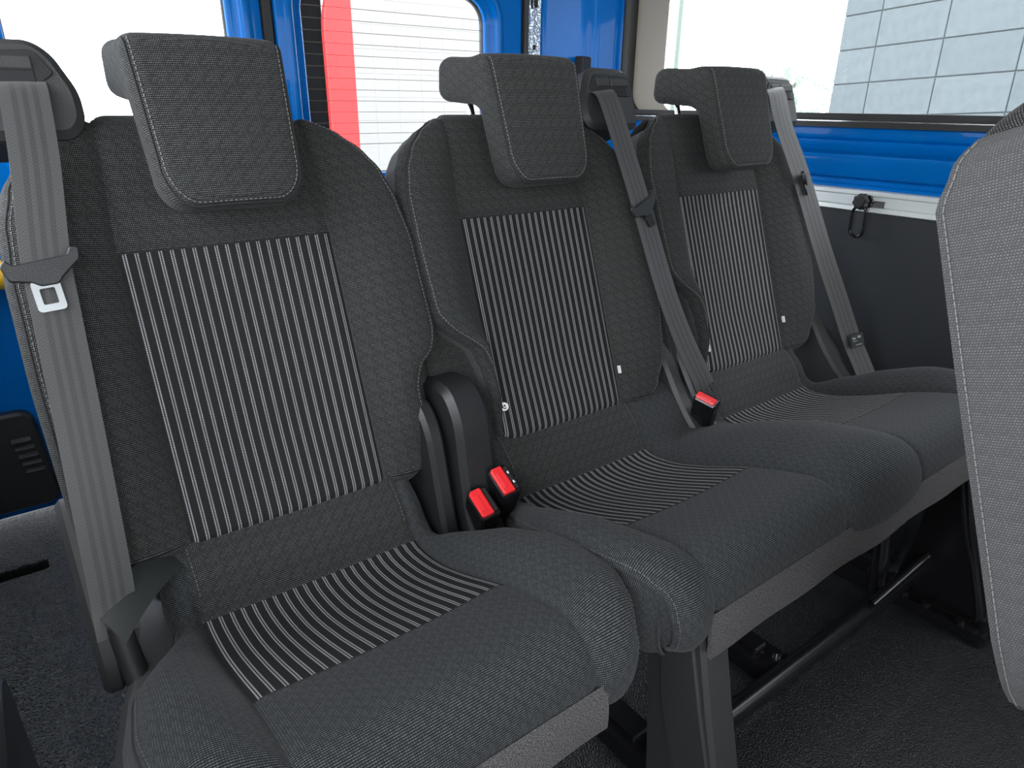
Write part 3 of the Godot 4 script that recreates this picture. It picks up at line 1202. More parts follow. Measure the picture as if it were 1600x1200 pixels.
func rear_door(called: String, x0: float, x1: float, wx0: float, wx1: float, wy0: float, wy1: float) -> MeshInstance3D:
	var flat := func(a: float, b: float, d: float) -> Vector3: return V(a, b, -1.0 + d)
	var R := 0.065
	var rings: Array = []
	for q in [[0.0, 0.0, 0.004, -0.05], [0.0, 0.0, 0.008, -0.004], [0.004, 0.0, 0.012, 0.0]]:
		rings.append([rect_ring(x0 + q[0], x1 - q[0], -0.425 + q[0], 0.91 - q[0], q[2]), q[3]])
	for q in [[0.052, 0.0], [0.048, 0.004], [0.042, 0.006], [0.034, 0.006], [0.028, 0.003], [0.024, -0.008], [0.02, -0.012], [0.012, -0.014], [0.004, -0.016], [0.0, -0.02], [0.0, -0.036]]:
		rings.append([rect_ring(wx0 - q[0], wx1 + q[0], wy0 - q[0], wy1 + q[0], R + q[0]), q[1]])
	var door := setting(called, ring_mesh(rings, flat, V((wx0 + wx1) * 0.5, 0.3, -3.0), true), M.blue)
	# outer skin
	part("outer_skin", ring_mesh([[rect_ring(x0 + 0.002, x1 - 0.002, -0.42, 0.9, 0.004), -0.05], [rect_ring(wx0 - 0.002, wx1 + 0.002, wy0 - 0.002, wy1 + 0.002, R), -0.05], [rect_ring(wx0 - 0.002, wx1 + 0.002, wy0 - 0.002, wy1 + 0.002, R), -0.034]], flat, V(0, 0.3, 0), false), M.blue, door)
	part("window_seal", ring_mesh([[rect_ring(wx0 - 0.003, wx1 + 0.003, wy0 - 0.003, wy1 + 0.003, R), -0.026], [rect_ring(wx0 + 0.003, wx1 - 0.003, wy0 + 0.003, wy1 - 0.003, R), -0.03], [rect_ring(wx0 + 0.003, wx1 - 0.003, wy0 + 0.003, wy1 - 0.003, R), -0.04]], flat, V(0, 0.3, -3.0)), M.rubber, door)
	var mb := MB.new()
	mb.prism(rect_ring(wx0 - 0.002, wx1 + 0.002, wy0 - 0.002, wy1 + 0.002, R), Transform3D(Basis(), V(0, 0, -1.04)), 0.002)
	part("pane", mb.mesh(), M.glass, door)
	return door


# ------------------------------------------------------------------ seat hardware
func belt_outlet(parent: Node3D, x: float, mirror: float) -> void:
	var mb := MB.new()
	var poly := PackedVector2Array()
	for q in [[-0.062, -0.03], [-0.064, 0.04], [-0.05, 0.072], [0.03, 0.074], [0.047, 0.06], [0.064, 0.02], [0.064, -0.012], [0.05, -0.03]]:
		poly.append(Vector2(q[0] * mirror, q[1]))
	mb.prism(rounded(poly, 0.012), Transform3D(Basis(), Vector3(0, 0, -0.03)), 0.046, 0.008)
	var o := part("belt_outlet", mb.mesh(), M.plastic_grey, parent, on_back(x, 0.482, 0.0) - Vector3(x, 0, 0) + Vector3(x, 0, 0), "grey plastic seat belt outlet")
	o.rotation.x = -TILT
	mb = MB.new()
	poly = PackedVector2Array()
	for q in [[-0.052, 0.022], [-0.052, 0.056], [0.03, 0.06], [0.045, 0.036], [0.028, 0.024]]:
		poly.append(Vector2(q[0] * mirror, q[1]))
	mb.prism(rounded(poly, 0.006), Transform3D(Basis(), Vector3(0, 0, 0.0165)), 0.0015, 0.0008)
	part("bezel", mb.mesh(), M.plastic, o)
	mb = MB.new()
	mb.box(Vector3(-0.006 * mirror, 0.031, 0.0175), Vector3(0.066, 0.016, 0.003), 0.001)
	part("slot", mb.mesh(), M.dark, o)
	for e in [[-0.026, 0.04], [0.012, 0.03]]:
		mb = MB.new()
		mb.box(Vector3(e[0] * mirror, 0.046, 0.018), Vector3(e[1], 0.014, 0.004), 0.0015)
		part("guide_plate", mb.mesh(), M.plastic_grey, o)


func hinge_cover(parent: Node3D, x: float, half: float, poly: Array, mat: Material, bevel: float = 0.006) -> void:
	var mb := MB.new()
	mb.prism(rounded(zy(poly), 0.03, 6), Transform3D(ALONG_X, Vector3(x, YF, 0)), half, bevel)
	part("hinge_cover", mb.mesh(), mat, parent)


const ARCH := [[-0.09, -0.14], [-0.085, 0.06], [-0.05, 0.105], [0.02, 0.108], [0.05, 0.07], [0.066, -0.02], [0.078, -0.075], [0.11, -0.11], [0.11, -0.14]]
const FIN := [[-0.09, -0.14], [-0.1, 0.1], [-0.06, 0.1], [-0.01, 0.03], [0.03, -0.03], [0.07, -0.072], [0.11, -0.1], [0.11, -0.14]]


func disc_tag(parent: Node3D, p: Vector3) -> void:
	var mb := MB.new()
	mb.tube(PackedVector3Array([Vector3.ZERO, Vector3(0, 0, 0.003)]), 0.0065, 18)
	var o := part("child_seat_anchor_button", mb.mesh(), M.white, parent, p, "white round button with a dark mark")
	o.rotation = Vector3(-TILT, -0.6, 0)
	mb = MB.new()
	mb.tube(PackedVector3Array([Vector3(-0.003, 0.002, 0.0033), Vector3(-0.002, -0.0015, 0.0033), Vector3(0.001, -0.003, 0.0033), Vector3(0.0035, -0.0015, 0.0033)]), 0.0009, 6)
	part("mark", mb.mesh(), M.dark, o)
	mb = MB.new()
	mb.tube(PackedVector3Array([Vector3(0.0005, 0.0015, 0.003), Vector3(0.0005, 0.0015, 0.0037)]), 0.0016, 10)
	part("mark", mb.mesh(), M.dark, o)


func build_seats() -> void:
	make_head()
	# the single seat
	var s1 := thing("single_seat", "nearest grey fabric single seat with striped inserts, at the left of the row", "seat", Vector3(SEAT_X[0], 0, 0))
	cushion(s1, [-0.138, 0.138], 0.0, 0.0, "LCR")
	backrest(s1, Vector3(0, YF, 0), PLAIN_SIDE, BUCKLE_SIDE, "", 0.068, 1)
	headrest(s1, Vector3(0, YF, 0))
	belt_outlet(s1, -0.187, 1.0)
	hinge_cover(s1, -0.232, 0.012, [[-0.1, -0.16], [-0.11, 0.02], [-0.085, 0.05], [-0.05, 0.04], [0.0, -0.05], [0.03, -0.12], [0.03, -0.16]], M.plastic_grey)
	hinge_cover(s1, 0.193, 0.013, [[-0.1, -0.14], [-0.095, 0.04], [-0.06, 0.088], [0.0, 0.088], [0.03, 0.05], [0.05, -0.03], [0.07, -0.1], [0.07, -0.14]], M.plastic)
	# plastic side shield along the left of the cushion
	var outer := PackedVector2Array()
	for k in 14:
		var z := lerpf(-0.05, 0.34, k / 13.0)
		outer.append(Vector2(-table(CUSHION_SIDE, z) - 0.03 - 0.008 * sin(k * 0.5), z))
	for k in 14:
		var z := lerpf(0.34, -0.05, k / 13.0)
		outer.append(Vector2(-table(CUSHION_SIDE, z) + 0.012, z))
	var mb := MB.new()
	mb.prism(outer, Transform3D(Basis(Vector3(1, 0, 0), Vector3(0, 0, 1), Vector3(0, -1, 0)), Vector3(0, YF - 0.14, 0)), 0.055, 0.008)
	part("side_shield", mb.mesh(), M.plastic_grey, s1)
	# sewn-in tag flap
	mb = MB.new()
	var rows: Array = []
	for i in 9:
		var k := i / 8.0
		var c := Vector3(lerpf(-0.15, -0.225, k), YF - 0.012 - 0.018 * k + 0.008 * sin(k * 3.1), lerpf(0.0, 0.075, k))
		rows.append(PackedVector3Array([c + Vector3(-0.006, 0.004, -0.016), c + Vector3(0.0, 0.0, 0.0), c + Vector3(0.01, -0.014, 0.02)]))
	mb.grid(rows, Vector3(-0.18, YF - 0.3, 0.0))
	var flap := part("label_flap", mb.mesh(), M.tag, s1, Vector3.ZERO, "small dark fabric label with faint print")
	for k in 2:
		mb = MB.new()
		var c0: Vector3 = (rows[6 + k][0] as Vector3).lerp(rows[6 + k][2], 0.5)
		mb.box(c0 + Vector3(0, 0.0012, 0.0), Vector3(0.003, 0.0006, 0.016), 0.0, Basis(Vector3.RIGHT, 0.45))
		part("print", mb.mesh(), M.print, flap)
	pedestal(s1, -0.13)
	pedestal(s1, 0.13)

	# the double bench
	var s2 := thing("double_bench_seat", "grey fabric double bench with two striped seats and two headrests", "seat", Vector3(0, 0, 0))
	cushion(s2, [-0.138, 0.138, 0.348, 0.624], 0.0, SEAT_X[2], "LCMCR")
	backrest(s2, Vector3(0, YF, 0), INNER_SIDE, PLAIN_SIDE, "middle backrest, left half of the bench", 0.068, -1)
	backrest(s2, Vector3(SEAT_X[2], YF, 0), INNER_SIDE, PLAIN_SIDE, "backrest next to the blue wall", 0.068, -1)
	headrest(s2, Vector3(0, YF, 0))
	headrest(s2, Vector3(SEAT_X[2], YF, 0))
	belt_outlet(s2, 0.21, -1.0)
	belt_outlet(s2, SEAT_X[2] + 0.222, -1.0)
	hinge_cover(s2, -0.213, 0.029, ARCH, M.plastic, 0.009)
	hinge_cover(s2, 0.262, 0.016, FIN, M.plastic_grey)
	hinge_cover(s2, 0.3, 0.012, FIN, M.plastic)
	hinge_cover(s2, 0.75, 0.02, FIN, M.plastic_grey)
	hinge_cover(s2, 0.785, 0.012, [[-0.08, -0.14], [-0.08, 0.0], [-0.04, 0.03], [0.02, -0.02], [0.06, -0.07], [0.07, -0.14]], M.plastic)
	disc_tag(s2, on_back(-0.121, 0.04, 0.008))
	for q in [[0.128, 0.045, 0.006], [0.486 - 0.122, 0.036, 0.008], [0.486 + 0.128, 0.05, 0.008]]:
		var tg := MB.new()
		tg.box(Vector3.ZERO, Vector3(0.003, 0.013, 0.007), 0.001, Basis(Vector3.RIGHT, -TILT))
		part("child_seat_anchor_tag", tg.mesh(), M.white, s2, on_back(q[0], q[1], q[2]))
	# front leg with a plastic cover
	mb = MB.new()
	mb.prism(rounded(zy([[0.315, -0.07], [0.4, -0.07], [0.43, -0.2], [0.49, -0.43], [0.35, -0.43], [0.335, -0.25]]), 0.01, 3), Transform3D(ALONG_X, Vector3(-0.118, YF, 0)), 0.024, 0.005)
	var leg := part("leg", mb.mesh(), M.plastic_grey, s2, Vector3.ZERO, "dark plastic covered front leg")
	mb = MB.new()
	mb.prism(rounded(zy([[0.345, -0.09], [0.392, -0.09], [0.42, -0.2], [0.485, -0.425], [0.45, -0.425], [0.39, -0.32], [0.36, -0.22]]), 0.012, 3), Transform3D(ALONG_X, Vector3(-0.142, YF, 0)), 0.004, 0.002)
	part("cover_panel", mb.mesh(), M.plastic_grey, leg)
	# floor frame of the bench
	mb = MB.new()
	mb.tube(PackedVector3Array([Vector3(-0.1, 0.03, 0.34), Vector3(0.86, 0.03, 0.345)]), 0.017, 12)
	part("cross_tube", mb.mesh(), M.steel_black, s2)
	for x in [-0.085, 0.21, 0.585]:
		mb = MB.new()
		mb.box(Vector3(x, 0.016, 0.07), Vector3(0.06, 0.03, 0.54), 0.005)
		mb.box(Vector3(x, 0.036, 0.05), Vector3(0.03, 0.012, 0.48), 0.003)
		var rail := part("floor_rail", mb.mesh(), M.steel_black, s2)
		for z in [0.27, 0.31]:
			mb = MB.new()
			mb.tube(PackedVector3Array([Vector3(x + 0.018, 0.03, z), Vector3(x + 0.018, 0.037, z)]), 0.007, 10)
			part("bolt", mb.mesh(), M.chrome if z > 0.3 else M.steel_black, rail)
	mb = MB.new()
	mb.prism(rounded(zy([[0.325, -0.415], [0.495, -0.405], [0.43, -0.22], [0.4, -0.11], [0.34, -0.11], [0.35, -0.25]]), 0.03, 6), Transform3D(ALONG_X, Vector3(0.6, YF, 0)), 0.009, 0.004)
	var bracket := part("side_bracket", mb.mesh(), M.gloss_black, s2, Vector3.ZERO, "black steel triangular bracket")
	mb = MB.new()
	var rim := PackedVector3Array()
	for q in [[0.385, -0.11], [0.425, -0.24], [0.45, -0.3], [0.478, -0.385], [0.47, -0.402], [0.45, -0.406], [0.34, -0.41]]:
		rim.append(Vector3(0.59, YF + q[1], q[0]))
	mb.tube(PackedVector3Array(catmull(Array(rim), 4)), 0.004, 8)
	part("flanged_edge", mb.mesh(), M.gloss_black, bracket)
	mb = MB.new()
	mb.box(Vector3(0.59, 0.012, 0.42), Vector3(0.05, 0.024, 0.17), 0.006)
	part("foot", mb.mesh(), M.gloss_black, bracket)
	for z in [0.36, 0.4, 0.46]:
		mb = MB.new()
		mb.tube(PackedVector3Array([Vector3(0.575, 0.024, z), Vector3(0.575, 0.032, z)]), 0.008, 12)
		part("bolt", mb.mesh(), M.steel_black, bracket)
	mb = MB.new()
	mb.tube(PackedVector3Array([Vector3(0.53, 0.03, 0.33), Vector3(0.54, 0.2, 0.305), Vector3(0.55, 0.32, 0.29)]), 0.016, 10)
	mb.box(Vector3(0.545, 0.2, 0.3), Vector3(0.03, 0.03, 0.05), 0.005)
	part("strut", mb.mesh(), M.gloss_black, s2)
	mb = MB.new()
	mb.tube(PackedVector3Array([Vector3(0.46, 0.05, 0.35), Vector3(0.63, 0.13, 0.38)]), 0.009, 10)
	part("release_rod", mb.mesh(), M.gloss_black, s2)
	pedestal(s2, 0.7)

	# the seat in front at the right edge, seen from its side
	var s3 := thing("front_row_seat", "light grey fabric backrest of the nearer row, cut off by the right edge", "seat", Vector3(0.135, 0, 0.806))
	cushion(s3, [-0.138, 0.138], 0.0, 0.0, "LCR")
	backrest(s3, Vector3(0, YF + 0.048, 0), NEAR_SIDE, PLAIN_SIDE, "", 0.15)
	headrest(s3, Vector3(0, YF, 0))
	pedestal(s3, -0.13)
	pedestal(s3, 0.13)


func pedestal(parent: Node3D, x: float) -> void:
	var mb := MB.new()
	mb.prism(rounded(zy([[0.0, -0.13], [0.3, -0.13], [0.27, -0.2], [0.29, -0.43], [-0.03, -0.43], [0.03, -0.2]]), 0.02), Transform3D(ALONG_X, Vector3(x, YF, 0)), 0.02, 0.004)
	part("leg", mb.mesh(), M.steel_black, parent)


# ------------------------------------------------------------------ belts and buckles
func webbing(path: Array, widths: Array, w: float) -> ArrayMesh:
	var mb := MB.new()
	var f: Array = []
	var b: Array = []
	var uvs: Array = []
	var p := catmull(path, 8)
	var d := catmull(widths, 8)
	var v := 0.0
	for i in p.size():
		var t: Vector3 = (p[mini(i + 1, p.size() - 1)] - p[maxi(i - 1, 0)]).normalized()
		var x: Vector3 = (d[i] - t * t.dot(d[i])).normalized()
		var n := x.cross(t).normalized()
		if n.z < 0.0:
			n = -n
		if i > 0:
			v += (p[i] as Vector3).distance_to(p[i - 1])
		var rf := PackedVector3Array()
		var rb := PackedVector3Array()
		var ur := PackedVector2Array()
		for j in 11:
			var k := j / 10.0
			rf.append(p[i] + x * w * (k - 0.5) + n * (0.0008 + 0.0004 * sin(k * PI)))
			rb.append(p[i] + x * w * (k - 0.5) - n * 0.0006)
			ur.append(Vector2(k, v))
		f.append(rf)
		b.append(rb)
		uvs.append(ur)
	var c: Vector3 = p[p.size() / 2]
	mb.grid(f, c - Vector3(0, 0.4, 1), uvs)
	mb.grid(b, c + Vector3(0, 0.4, 1), uvs)
	for e in [0, 10]:
		var r0 := PackedVector3Array()
		var r1 := PackedVector3Array()
		for i in p.size():
			r0.append(f[i][e])
			r1.append(b[i][e])
		mb.grid([r0, r1], c)
	return mb.mesh()


func frame_on_back(p: Vector3, roll: float, yaw: float = 0.0) -> Transform3D:
	return Transform3D(Basis(Vector3.RIGHT, -TILT) * Basis(Vector3.UP, yaw) * Basis(Vector3(0, 0, 1), roll), p)


func tongue(parent: Node3D, t: Transform3D, plate: bool) -> void:
	var mb := MB.new()
	mb.prism(rounded(PackedVector2Array([Vector2(-0.034, 0.004), Vector2(-0.03, -0.012), Vector2(-0.012, -0.016), Vector2(-0.006, -0.021), Vector2(0.01, -0.021), Vector2(0.016, -0.014), Vector2(0.034, 0.0), Vector2(0.036, 0.012), Vector2(0.028, 0.014), Vector2(0.024, 0.006), Vector2(-0.024, 0.003), Vector2(-0.028, 0.01)]), 0.003, 3), t, 0.004, 0.0012)
	var o := part("latch_tongue", mb.mesh(), M.plastic, parent)
	if plate:
		mb = MB.new()
		# flat steel loop with a square hole
		var ring_o := rect_ring(-0.0145, 0.0105, -0.046, -0.015, 0.004, 4)
		var ring_i := rect_ring(-0.0085, 0.0048, -0.039, -0.023, 0.0015, 4)
		var lo := PackedVector3Array()
		var li := PackedVector3Array()
		var hi := PackedVector3Array()
		var ho := PackedVector3Array()
		for i in ring_o.size() + 1:
			var a := ring_o[i % ring_o.size()]
			var b := ring_i[i % ring_i.size()]
			lo.append(t * Vector3(a.x, a.y, -0.0012))
			ho.append(t * Vector3(a.x, a.y, 0.0012))
			hi.append(t * Vector3(b.x, b.y, 0.0012))
			li.append(t * Vector3(b.x, b.y, -0.0012))
		var c := t * Vector3(0.001, -0.033, 0.0)
		mb.grid([lo, ho], c)
		mb.grid([ho, hi], c - t.basis.z)
		mb.grid([hi, li], c + t.basis.z * 0.0)
		mb.grid([li, lo], c + t.basis.z)
		part("steel_plate", mb.mesh(), M.tongue_steel, o, Vector3.ZERO, "bright steel tongue with a square hole")
	else:
		mb = MB.new()
		mb.prism(rounded(PackedVector2Array([Vector2(-0.009, -0.015), Vector2(0.012, -0.015), Vector2(0.01, -0.04), Vector2(-0.006, -0.04)]), 0.003, 3), t, 0.0012, 0.0004)
		part("steel_plate", mb.mesh(), M.gloss_black, o)


func buckle(label: String, p: Vector3, b: Basis, facing_button: bool, size: float = 1.22) -> void:
	var o := thing("seat_belt_buckle", label, "buckle", p, "seat belt buckles between the seats")
	o.basis = b.scaled_local(Vector3.ONE * size)
	# body stands along its own y, button on the top/front
	var mb := MB.new()
	mb.prism(rounded(PackedVector2Array([Vector2(-0.019, -0.075), Vector2(0.019, -0.075), Vector2(0.02, 0.0), Vector2(-0.02, 0.0)]), 0.004, 3), Transform3D(Basis(), Vector3.ZERO), 0.0125, 0.003)
	part("body", mb.mesh(), M.gloss_black, o)
	mb = MB.new()
	mb.box(Vector3(0, 0.001, 0.0035), Vector3(0.034, 0.006, 0.0155), 0.002)
	var bt := part("release_button", mb.mesh(), M.red, o, Vector3.ZERO, "red release button")
	mb = MB.new()
	mb.box(Vector3(0.0, 0.004, 0.005), Vector3(0.02, 0.0016, 0.005), 0.0007)
	part("button_ridge", mb.mesh(), M.red, bt)
	mb = MB.new()
	mb.box(Vector3(0, 0.0005, -0.0075), Vector3(0.03, 0.004, 0.004), 0.0005)
	part("tongue_slot", mb.mesh(), M.dark, o)
	if facing_button:
		mb = MB.new()
		mb.box(Vector3(-0.006, 0.002, -0.0075), Vector3(0.004, 0.004, 0.003), 0.0007)
		mb.box(Vector3(0.007, 0.002, -0.0075), Vector3(0.004, 0.004, 0.003), 0.0007)
		part("latch_pins", mb.mesh(), M.chrome, o)


func build_belts() -> void:
	var X := Vector3(1, 0, 0)
	# belt of the single seat
	var b1 := thing("seat_belt", "grey seat belt with a bright steel tongue hanging along the left of the nearest seat", "seat belt", Vector3.ZERO, "seat belts of the row")
	var pts: Array = []
	for q in [[-0.6295, 0.512, 0.012], [-0.6305, 0.49, 0.032], [-0.637, 0.42, 0.045], [-0.6495, 0.326, 0.048], [-0.6535, 0.26, 0.05], [-0.6585, 0.168, 0.052], [-0.6645, 0.061, 0.05], [-0.6685, -0.008, 0.046], [-0.671, -0.04, 0.044], [-0.673, -0.07, 0.045]]:
		pts.append(on_back(q[0], q[1], q[2]))
	var dirs: Array = []
	for i in pts.size():
		dirs.append(Vector3(1, 0.02, -0.05 - 0.03 * i).normalized())
	part("webbing", webbing(pts, dirs, 0.043), M.belt, b1)
	tongue(b1, frame_on_back(on_back(-0.6555, 0.316, 0.054), 0.06), true)
	var mb := MB.new()
	mb.tube(PackedVector3Array(catmull([on_back(-0.672, -0.06, 0.045), on_back(-0.67, -0.09, 0.05), on_back(-0.667, -0.12, 0.056), on_back(-0.664, -0.145, 0.06)], 4)), 0.012, 10)
	part("anchor_sleeve", mb.mesh(), M.rubber, b1)
	mb = MB.new()
	for k in [-0.006, 0.0, 0.006]:
		mb.tube(PackedVector3Array([on_back(-0.664 + k, -0.14, 0.066), on_back(-0.661 + k, -0.165, 0.074)]), 0.0022, 8)
	mb.box(on_back(-0.66, -0.17, 0.074), Vector3(0.03, 0.006, 0.012), 0.002)
	part("anchor_hook", mb.mesh(), M.chrome, b1)
	# belt of the middle seat
	var b2 := thing("seat_belt", "grey seat belt crossing the right shoulder of the middle seat", "seat belt", Vector3.ZERO, "seat belts of the row")
	pts = []
	for q in [[0.19, 0.515, 0.012], [0.186, 0.495, 0.035], [0.191, 0.409, 0.046], [0.207, 0.307, 0.048], [0.231, 0.166, 0.046], [0.263, 0.07, 0.04], [0.295, 0.0, 0.035], [0.31, -0.03, 0.03]]:
		pts.append(on_back(q[0], q[1], q[2]))
	dirs = []
	for i in pts.size():
		dirs.append(Vector3(1, 0.12, -0.05 + 0.02 * i).normalized())
	part("webbing", webbing(pts, dirs, 0.044), M.belt, b2)
	tongue(b2, frame_on_back(on_back(0.205, 0.312, 0.053), 0.32), false)
	mb = MB.new()
	mb.tube(PackedVector3Array([on_back(0.21, 0.292, 0.048), on_back(0.21, 0.292, 0.053)]), 0.006, 14)
	part("stop_button", mb.mesh(), M.plastic, b2)
	# belt of the seat by the wall
	var b3 := thing("seat_belt", "grey seat belt of the seat beside the blue wall, small black label at its foot", "seat belt", Vector3.ZERO, "seat belts of the row")
	pts = []
	for q in [[0.689, 0.53, 0.012], [0.676, 0.51, 0.032], [0.664, 0.437, 0.045], [0.69, 0.332, 0.05], [0.728, 0.177, 0.05], [0.77, 0.06, 0.046], [0.8, -0.03, 0.044], [0.815, -0.08, 0.048], [0.82, -0.12, 0.055]]:
		pts.append(on_back(q[0], q[1], q[2]))
	dirs = []
	for i in pts.size():
		dirs.append(Vector3(1, 0.15, 0.1 + 0.06 * i).normalized())
	part("webbing", webbing(pts, dirs, 0.044), M.belt, b3)
	tongue(b3, frame_on_back(on_back(0.69, 0.335, 0.056), 0.05, 0.5), false)
	mb = MB.new()
	mb.prism(rounded(PackedVector2Array([Vector2(-0.017, -0.016), Vector2(0.017, -0.014), Vector2(0.018, 0.016), Vector2(-0.016, 0.014)]), 0.002, 3), frame_on_back(on_back(0.8, -0.035, 0.056), 0.0, -0.35), 0.0008)
	var lab := part("label", mb.mesh(), M.tag, b3, Vector3.ZERO, "small black label with pale print")
	for q in [[-0.008, 0.006, 0.008, 0.004], [0.006, 0.008, 0.008, 0.005], [-0.006, 0.0, 0.01, 0.0015], [0.003, -0.009, 0.016, 0.0015]]:
		mb = MB.new()
		var fr := frame_on_back(on_back(0.8, -0.035, 0.056), 0.0, -0.35)
		mb.box(fr * Vector3(q[0], q[1], 0.0012), Vector3(q[2], q[3], 0.0006), 0.0, fr.basis)
		part("print", mb.mesh(), M.print, lab)
	# buckles
	var lean := Basis(Vector3.RIGHT, 0.5)
	buckle("red-buttoned black buckle close to the nearest seat, left one of the pair", V(-0.232, -0.035, 0.1), lean * Basis(Vector3(0, 0, 1), 0.2) * Basis(Vector3.UP, -PI * 0.5), false)
	buckle("red-buttoned black buckle with open slot, right one of the pair by the plastic arch", V(-0.193, -0.016, 0.095), lean * Basis(Vector3(0, 0, 1), 0.15) * Basis(Vector3.UP, -PI * 0.5), true)
	buckle("lone red-buttoned black buckle between the middle seat and the seat by the wall", V(0.262, -0.012, 0.08), Basis(Vector3.RIGHT, 0.3) * Basis(Vector3(0, 0, 1), 0.25) * Basis(Vector3.UP, -PI * 0.42), false, 1.05)


func build_fittings() -> void:
	# lashing ring with a screw knob on the aluminium rail
	var o := thing("lashing_ring", "black knob with a hanging steel loop clamped in the aluminium rail", "lashing ring", V(0.9, 0.268, -0.03))
	var mb := MB.new()
	mb.tube(PackedVector3Array([Vector3(0.012, 0, 0), Vector3(-0.008, 0, 0)]), 0.011, 16)
	part("stud", mb.mesh(), M.gloss_black, o)
	mb = MB.new()
	var knob := PackedVector2Array()
	for k in 48:
		var an := TAU * k / 48
		var r := 0.0165 + 0.0013 * sin(an * 8.0)
		knob.append(Vector2(cos(an), sin(an)) * r)
	mb.prism(knob, Transform3D(ALONG_X, Vector3(-0.016, 0.003, 0.0)), 0.0075, 0.003)
	mb.prism(rect_ring(-0.011, 0.011, -0.011, 0.011, 0.0109, 6), Transform3D(ALONG_X, Vector3(-0.0245, 0.003, 0.0)), 0.0016, 0.0008)
	part("knob", mb.mesh(), M.plastic, o)
	mb = MB.new()
	mb.prism(knob, Transform3D(ALONG_X, Vector3(-0.002, 0.002, 0.003)), 0.004, 0.001)
	part("collar", mb.mesh(), M.gloss_black, o)
	mb = MB.new()
	var loop := PackedVector3Array()
	for k in 32:
		var an := TAU * k / 32
		var yy := sin(an) * 0.016
		loop.append(Vector3(-0.012 - 0.002 * sin(an), -0.041 + yy + (0.018 if sin(an) > 0.0 else -0.018), cos(an) * 0.016))
	mb.tube(loop, 0.0034, 10, true)
	part("loop", mb.mesh(), M.gloss_black, o)
	mb = MB.new()
	mb.box(Vector3(0.004, -0.001, 0.032), Vector3(0.006, 0.014, 0.03), 0.002)
	part("slider", mb.mesh(), M.chrome, o)


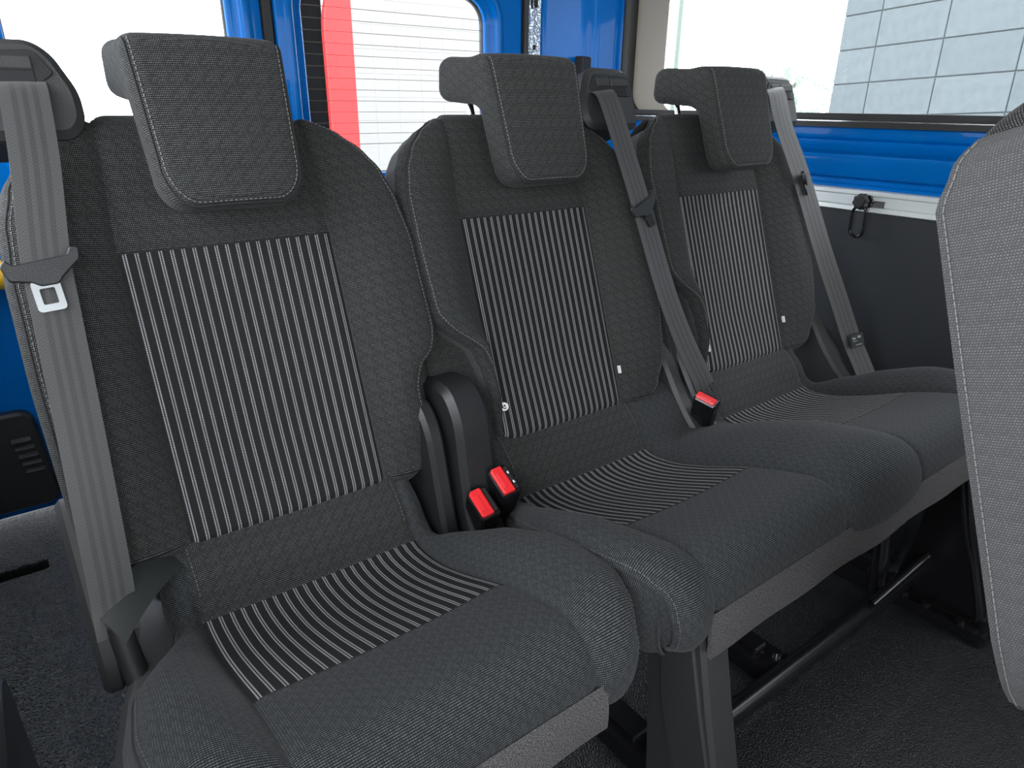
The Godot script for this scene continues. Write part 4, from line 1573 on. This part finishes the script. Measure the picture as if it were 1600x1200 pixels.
# ------------------------------------------------------------------ outside the windows
func build_outside() -> void:
	var mb := MB.new()
	mb.box(Vector3(0, -0.6, 0), Vector3(80, 0.1, 80))
	setting("ground", mb.mesh(), M.concrete)
	# painted block wall of the building at the right
	var H := Vector3(0.170, -0.045, -0.984).normalized()
	var U := Vector3(0.067, 0.997, -0.034)
	U = (U - H * U.dot(H)).normalized()
	var N := H.cross(U)
	var t := 4.27
	var wall := thing("block_wall", "grey painted concrete block wall of the building outside the right window", "wall", V(3.883, 0.405, -1.631))
	wall.basis = Basis(-H, U, -N)
	mb = MB.new()
	mb.box(Vector3(2.6, 0.6, -0.088), Vector3(5.72, 3.2, 0.2))
	part("core", mb.mesh(), M.mortar, wall)
	var bm: Array = []
	for wd in [0.421, 0.259]:
		mb = MB.new()
		mb.box(Vector3.ZERO, Vector3(wd, 0.194, 0.04), 0.003)
		bm.append(mb.mesh())
	for r in range(-3, 9):
		for c in range(0, 8):
			var x := -0.1325 if c == 0 else 0.213 + 0.427 * (c - 1)
			part("block", bm[1 if c == 0 else 0], M["block%d" % ((r * 5 + c * 7 + r * c) % 3)] if r * 5 + c * 7 + r * c >= 0 else M.block1, wall, Vector3(x, 0.1 + 0.2 * r, 0.0))
	# white tiled wall, red panel and dark opening behind the rear doors
	var tw := thing("tiled_wall", "white tiled wall seen through the rear window", "wall", V(0, 0, -5.5))
	mb = MB.new()
	mb.box(Vector3(3.4, 0.6, -0.078), Vector3(3.0, 3.4, 0.17))
	part("core", mb.mesh(), M.grout, tw)
	mb = MB.new()
	mb.box(Vector3.ZERO, Vector3(0.241, 0.196, 0.03), 0.003)
	var tm := mb.mesh()
	for r in 9:
		for c in 12:
			part("tile", tm, M.tile, tw, Vector3(2.05 + 0.245 * c, -0.2 + 0.2 * r, -0.005))
	var rp := thing("red_panel", "bright red rounded panel standing outside the rear window", "panel", V(0.98, 0, -3.0))
	mb = MB.new()
	var poly := PackedVector2Array()
	poly.append(Vector2(-0.075, -0.9))
	for k in 9:
		var an := PI - PI * 0.5 * k / 8
		poly.append(Vector2(0.085 + cos(an) * 0.16, 0.79 + sin(an) * 0.3))
	poly.append(Vector2(0.08, -0.9))
	mb.prism(poly, Transform3D(), 0.02, 0.004)
	part("panel", mb.mesh(), M.red_paint, rp)
	var dk := thing("dark_doorway", "black cabinet beside the red panel outside the rear window", "doorway", V(0.74, 0, -3.12))  # black box, its colour stands for the shade inside a dark opening
	mb = MB.new()
	mb.box(Vector3(0, 0.1, 0), Vector3(0.4, 2.0, 0.1), 0.01)
	part("body", mb.mesh(), M.void_black, dk)
	mb = MB.new()
	mb.box(Vector3(0, 0.1, 0.052), Vector3(0.34, 1.9, 0.006), 0.002)
	part("door", mb.mesh(), M.void_black, dk)
	# slim post and pale tree beyond the side window
	var post := thing("slim_post", "slim grey-green post outside the right window", "post", V(6.29, -0.98, -5.3))
	mb = MB.new()
	mb.tube(PackedVector3Array([Vector3(0, 0, 0), Vector3(0, 1.9, 0), Vector3(0, 4.2, 0)]), 0.03, 10)
	part("pole", mb.mesh(), M.post, post)
	mb = MB.new()
	mb.box(Vector3(0, 0.02, 0), Vector3(0.2, 0.04, 0.2), 0.01)
	part("base_plate", mb.mesh(), M.post, post)
	var tree := thing("tree", "pale green tree in the bright light outside the right window", "tree", V(12.3, -0.98, -7.6))
	mb = MB.new()
	mb.tube(PackedVector3Array([Vector3(0, 0, 0), Vector3(0.05, 0.8, 0.02), Vector3(0.0, 1.9, 0.0)]), 0.07, 10)
	part("trunk", mb.mesh(), M.bark, tree)
	mb = MB.new()
	for i in 700:
		var d := Vector3(rng.randfn(), rng.randfn(), rng.randfn()).normalized() * pow(rng.randf(), 0.4)
		var c := Vector3(0, 1.75, 0) + d * Vector3(0.95, 1.0, 0.95)
		var bs := Basis(Vector3(rng.randfn(), rng.randfn(), rng.randfn()).normalized(), rng.randf() * TAU)
		var l := rng.randf_range(0.07, 0.12)
		mb.tri(c - bs.x * l, c + bs.y * l * 0.45, c + bs.x * l, bs.z, bs.z, bs.z)
		mb.tri(c - bs.x * l, c - bs.y * l * 0.45, c + bs.x * l, bs.z, bs.z, bs.z)
	var fo := part("foliage", mb.mesh(), M.leaf, tree)
	fo.set_meta("kind", "stuff")


# ------------------------------------------------------------------ assembly
func _ready() -> void:
	rng.seed = 11
	# camera
	var cam := Camera3D.new()
	cam.name = "camera"
	var fw := Vector3(0.557, -0.379, -0.739)
	var right := Vector3(0.801, 0.009, 0.599)
	var back := -fw.normalized()
	right = (right - back * right.dot(back)).normalized()
	cam.transform = Transform3D(Basis(right, back.cross(right), back), Vector3(-0.687, 0.899, 0.764))
	cam.fov = 2.0 * rad_to_deg(atan(600.0 / 1073.3))
	cam.near = 0.02
	add_child(cam)
	# bright overcast sky
	var env := Environment.new()
	env.background_mode = Environment.BG_SKY
	var sky := Sky.new()
	var sm := ProceduralSkyMaterial.new()
	sm.sky_top_color = Color(0.965, 0.98, 1.0)
	sm.sky_horizon_color = Color(0.985, 0.995, 1.0)
	sm.ground_horizon_color = Color(0.8, 0.82, 0.82)
	sm.ground_bottom_color = Color(0.6, 0.6, 0.6)
	sm.sun_angle_max = 0.0
	sm.energy_multiplier = 1.0
	sky.sky_material = sm
	env.sky = sky
	env.background_energy_multiplier = 9.0
	env.ambient_light_source = Environment.AMBIENT_SOURCE_SKY
	env.tonemap_mode = Environment.TONE_MAPPER_LINEAR
	env.tonemap_exposure = 1.0
	env.sdfgi_enabled = true
	env.ssao_enabled = true
	env.ssil_enabled = true
	var we := WorldEnvironment.new()
	we.name = "environment"
	we.environment = env
	add_child(we)
	make_materials()
	build_shell()
	build_outside()
	build_seats()
	build_belts()
	build_fittings()
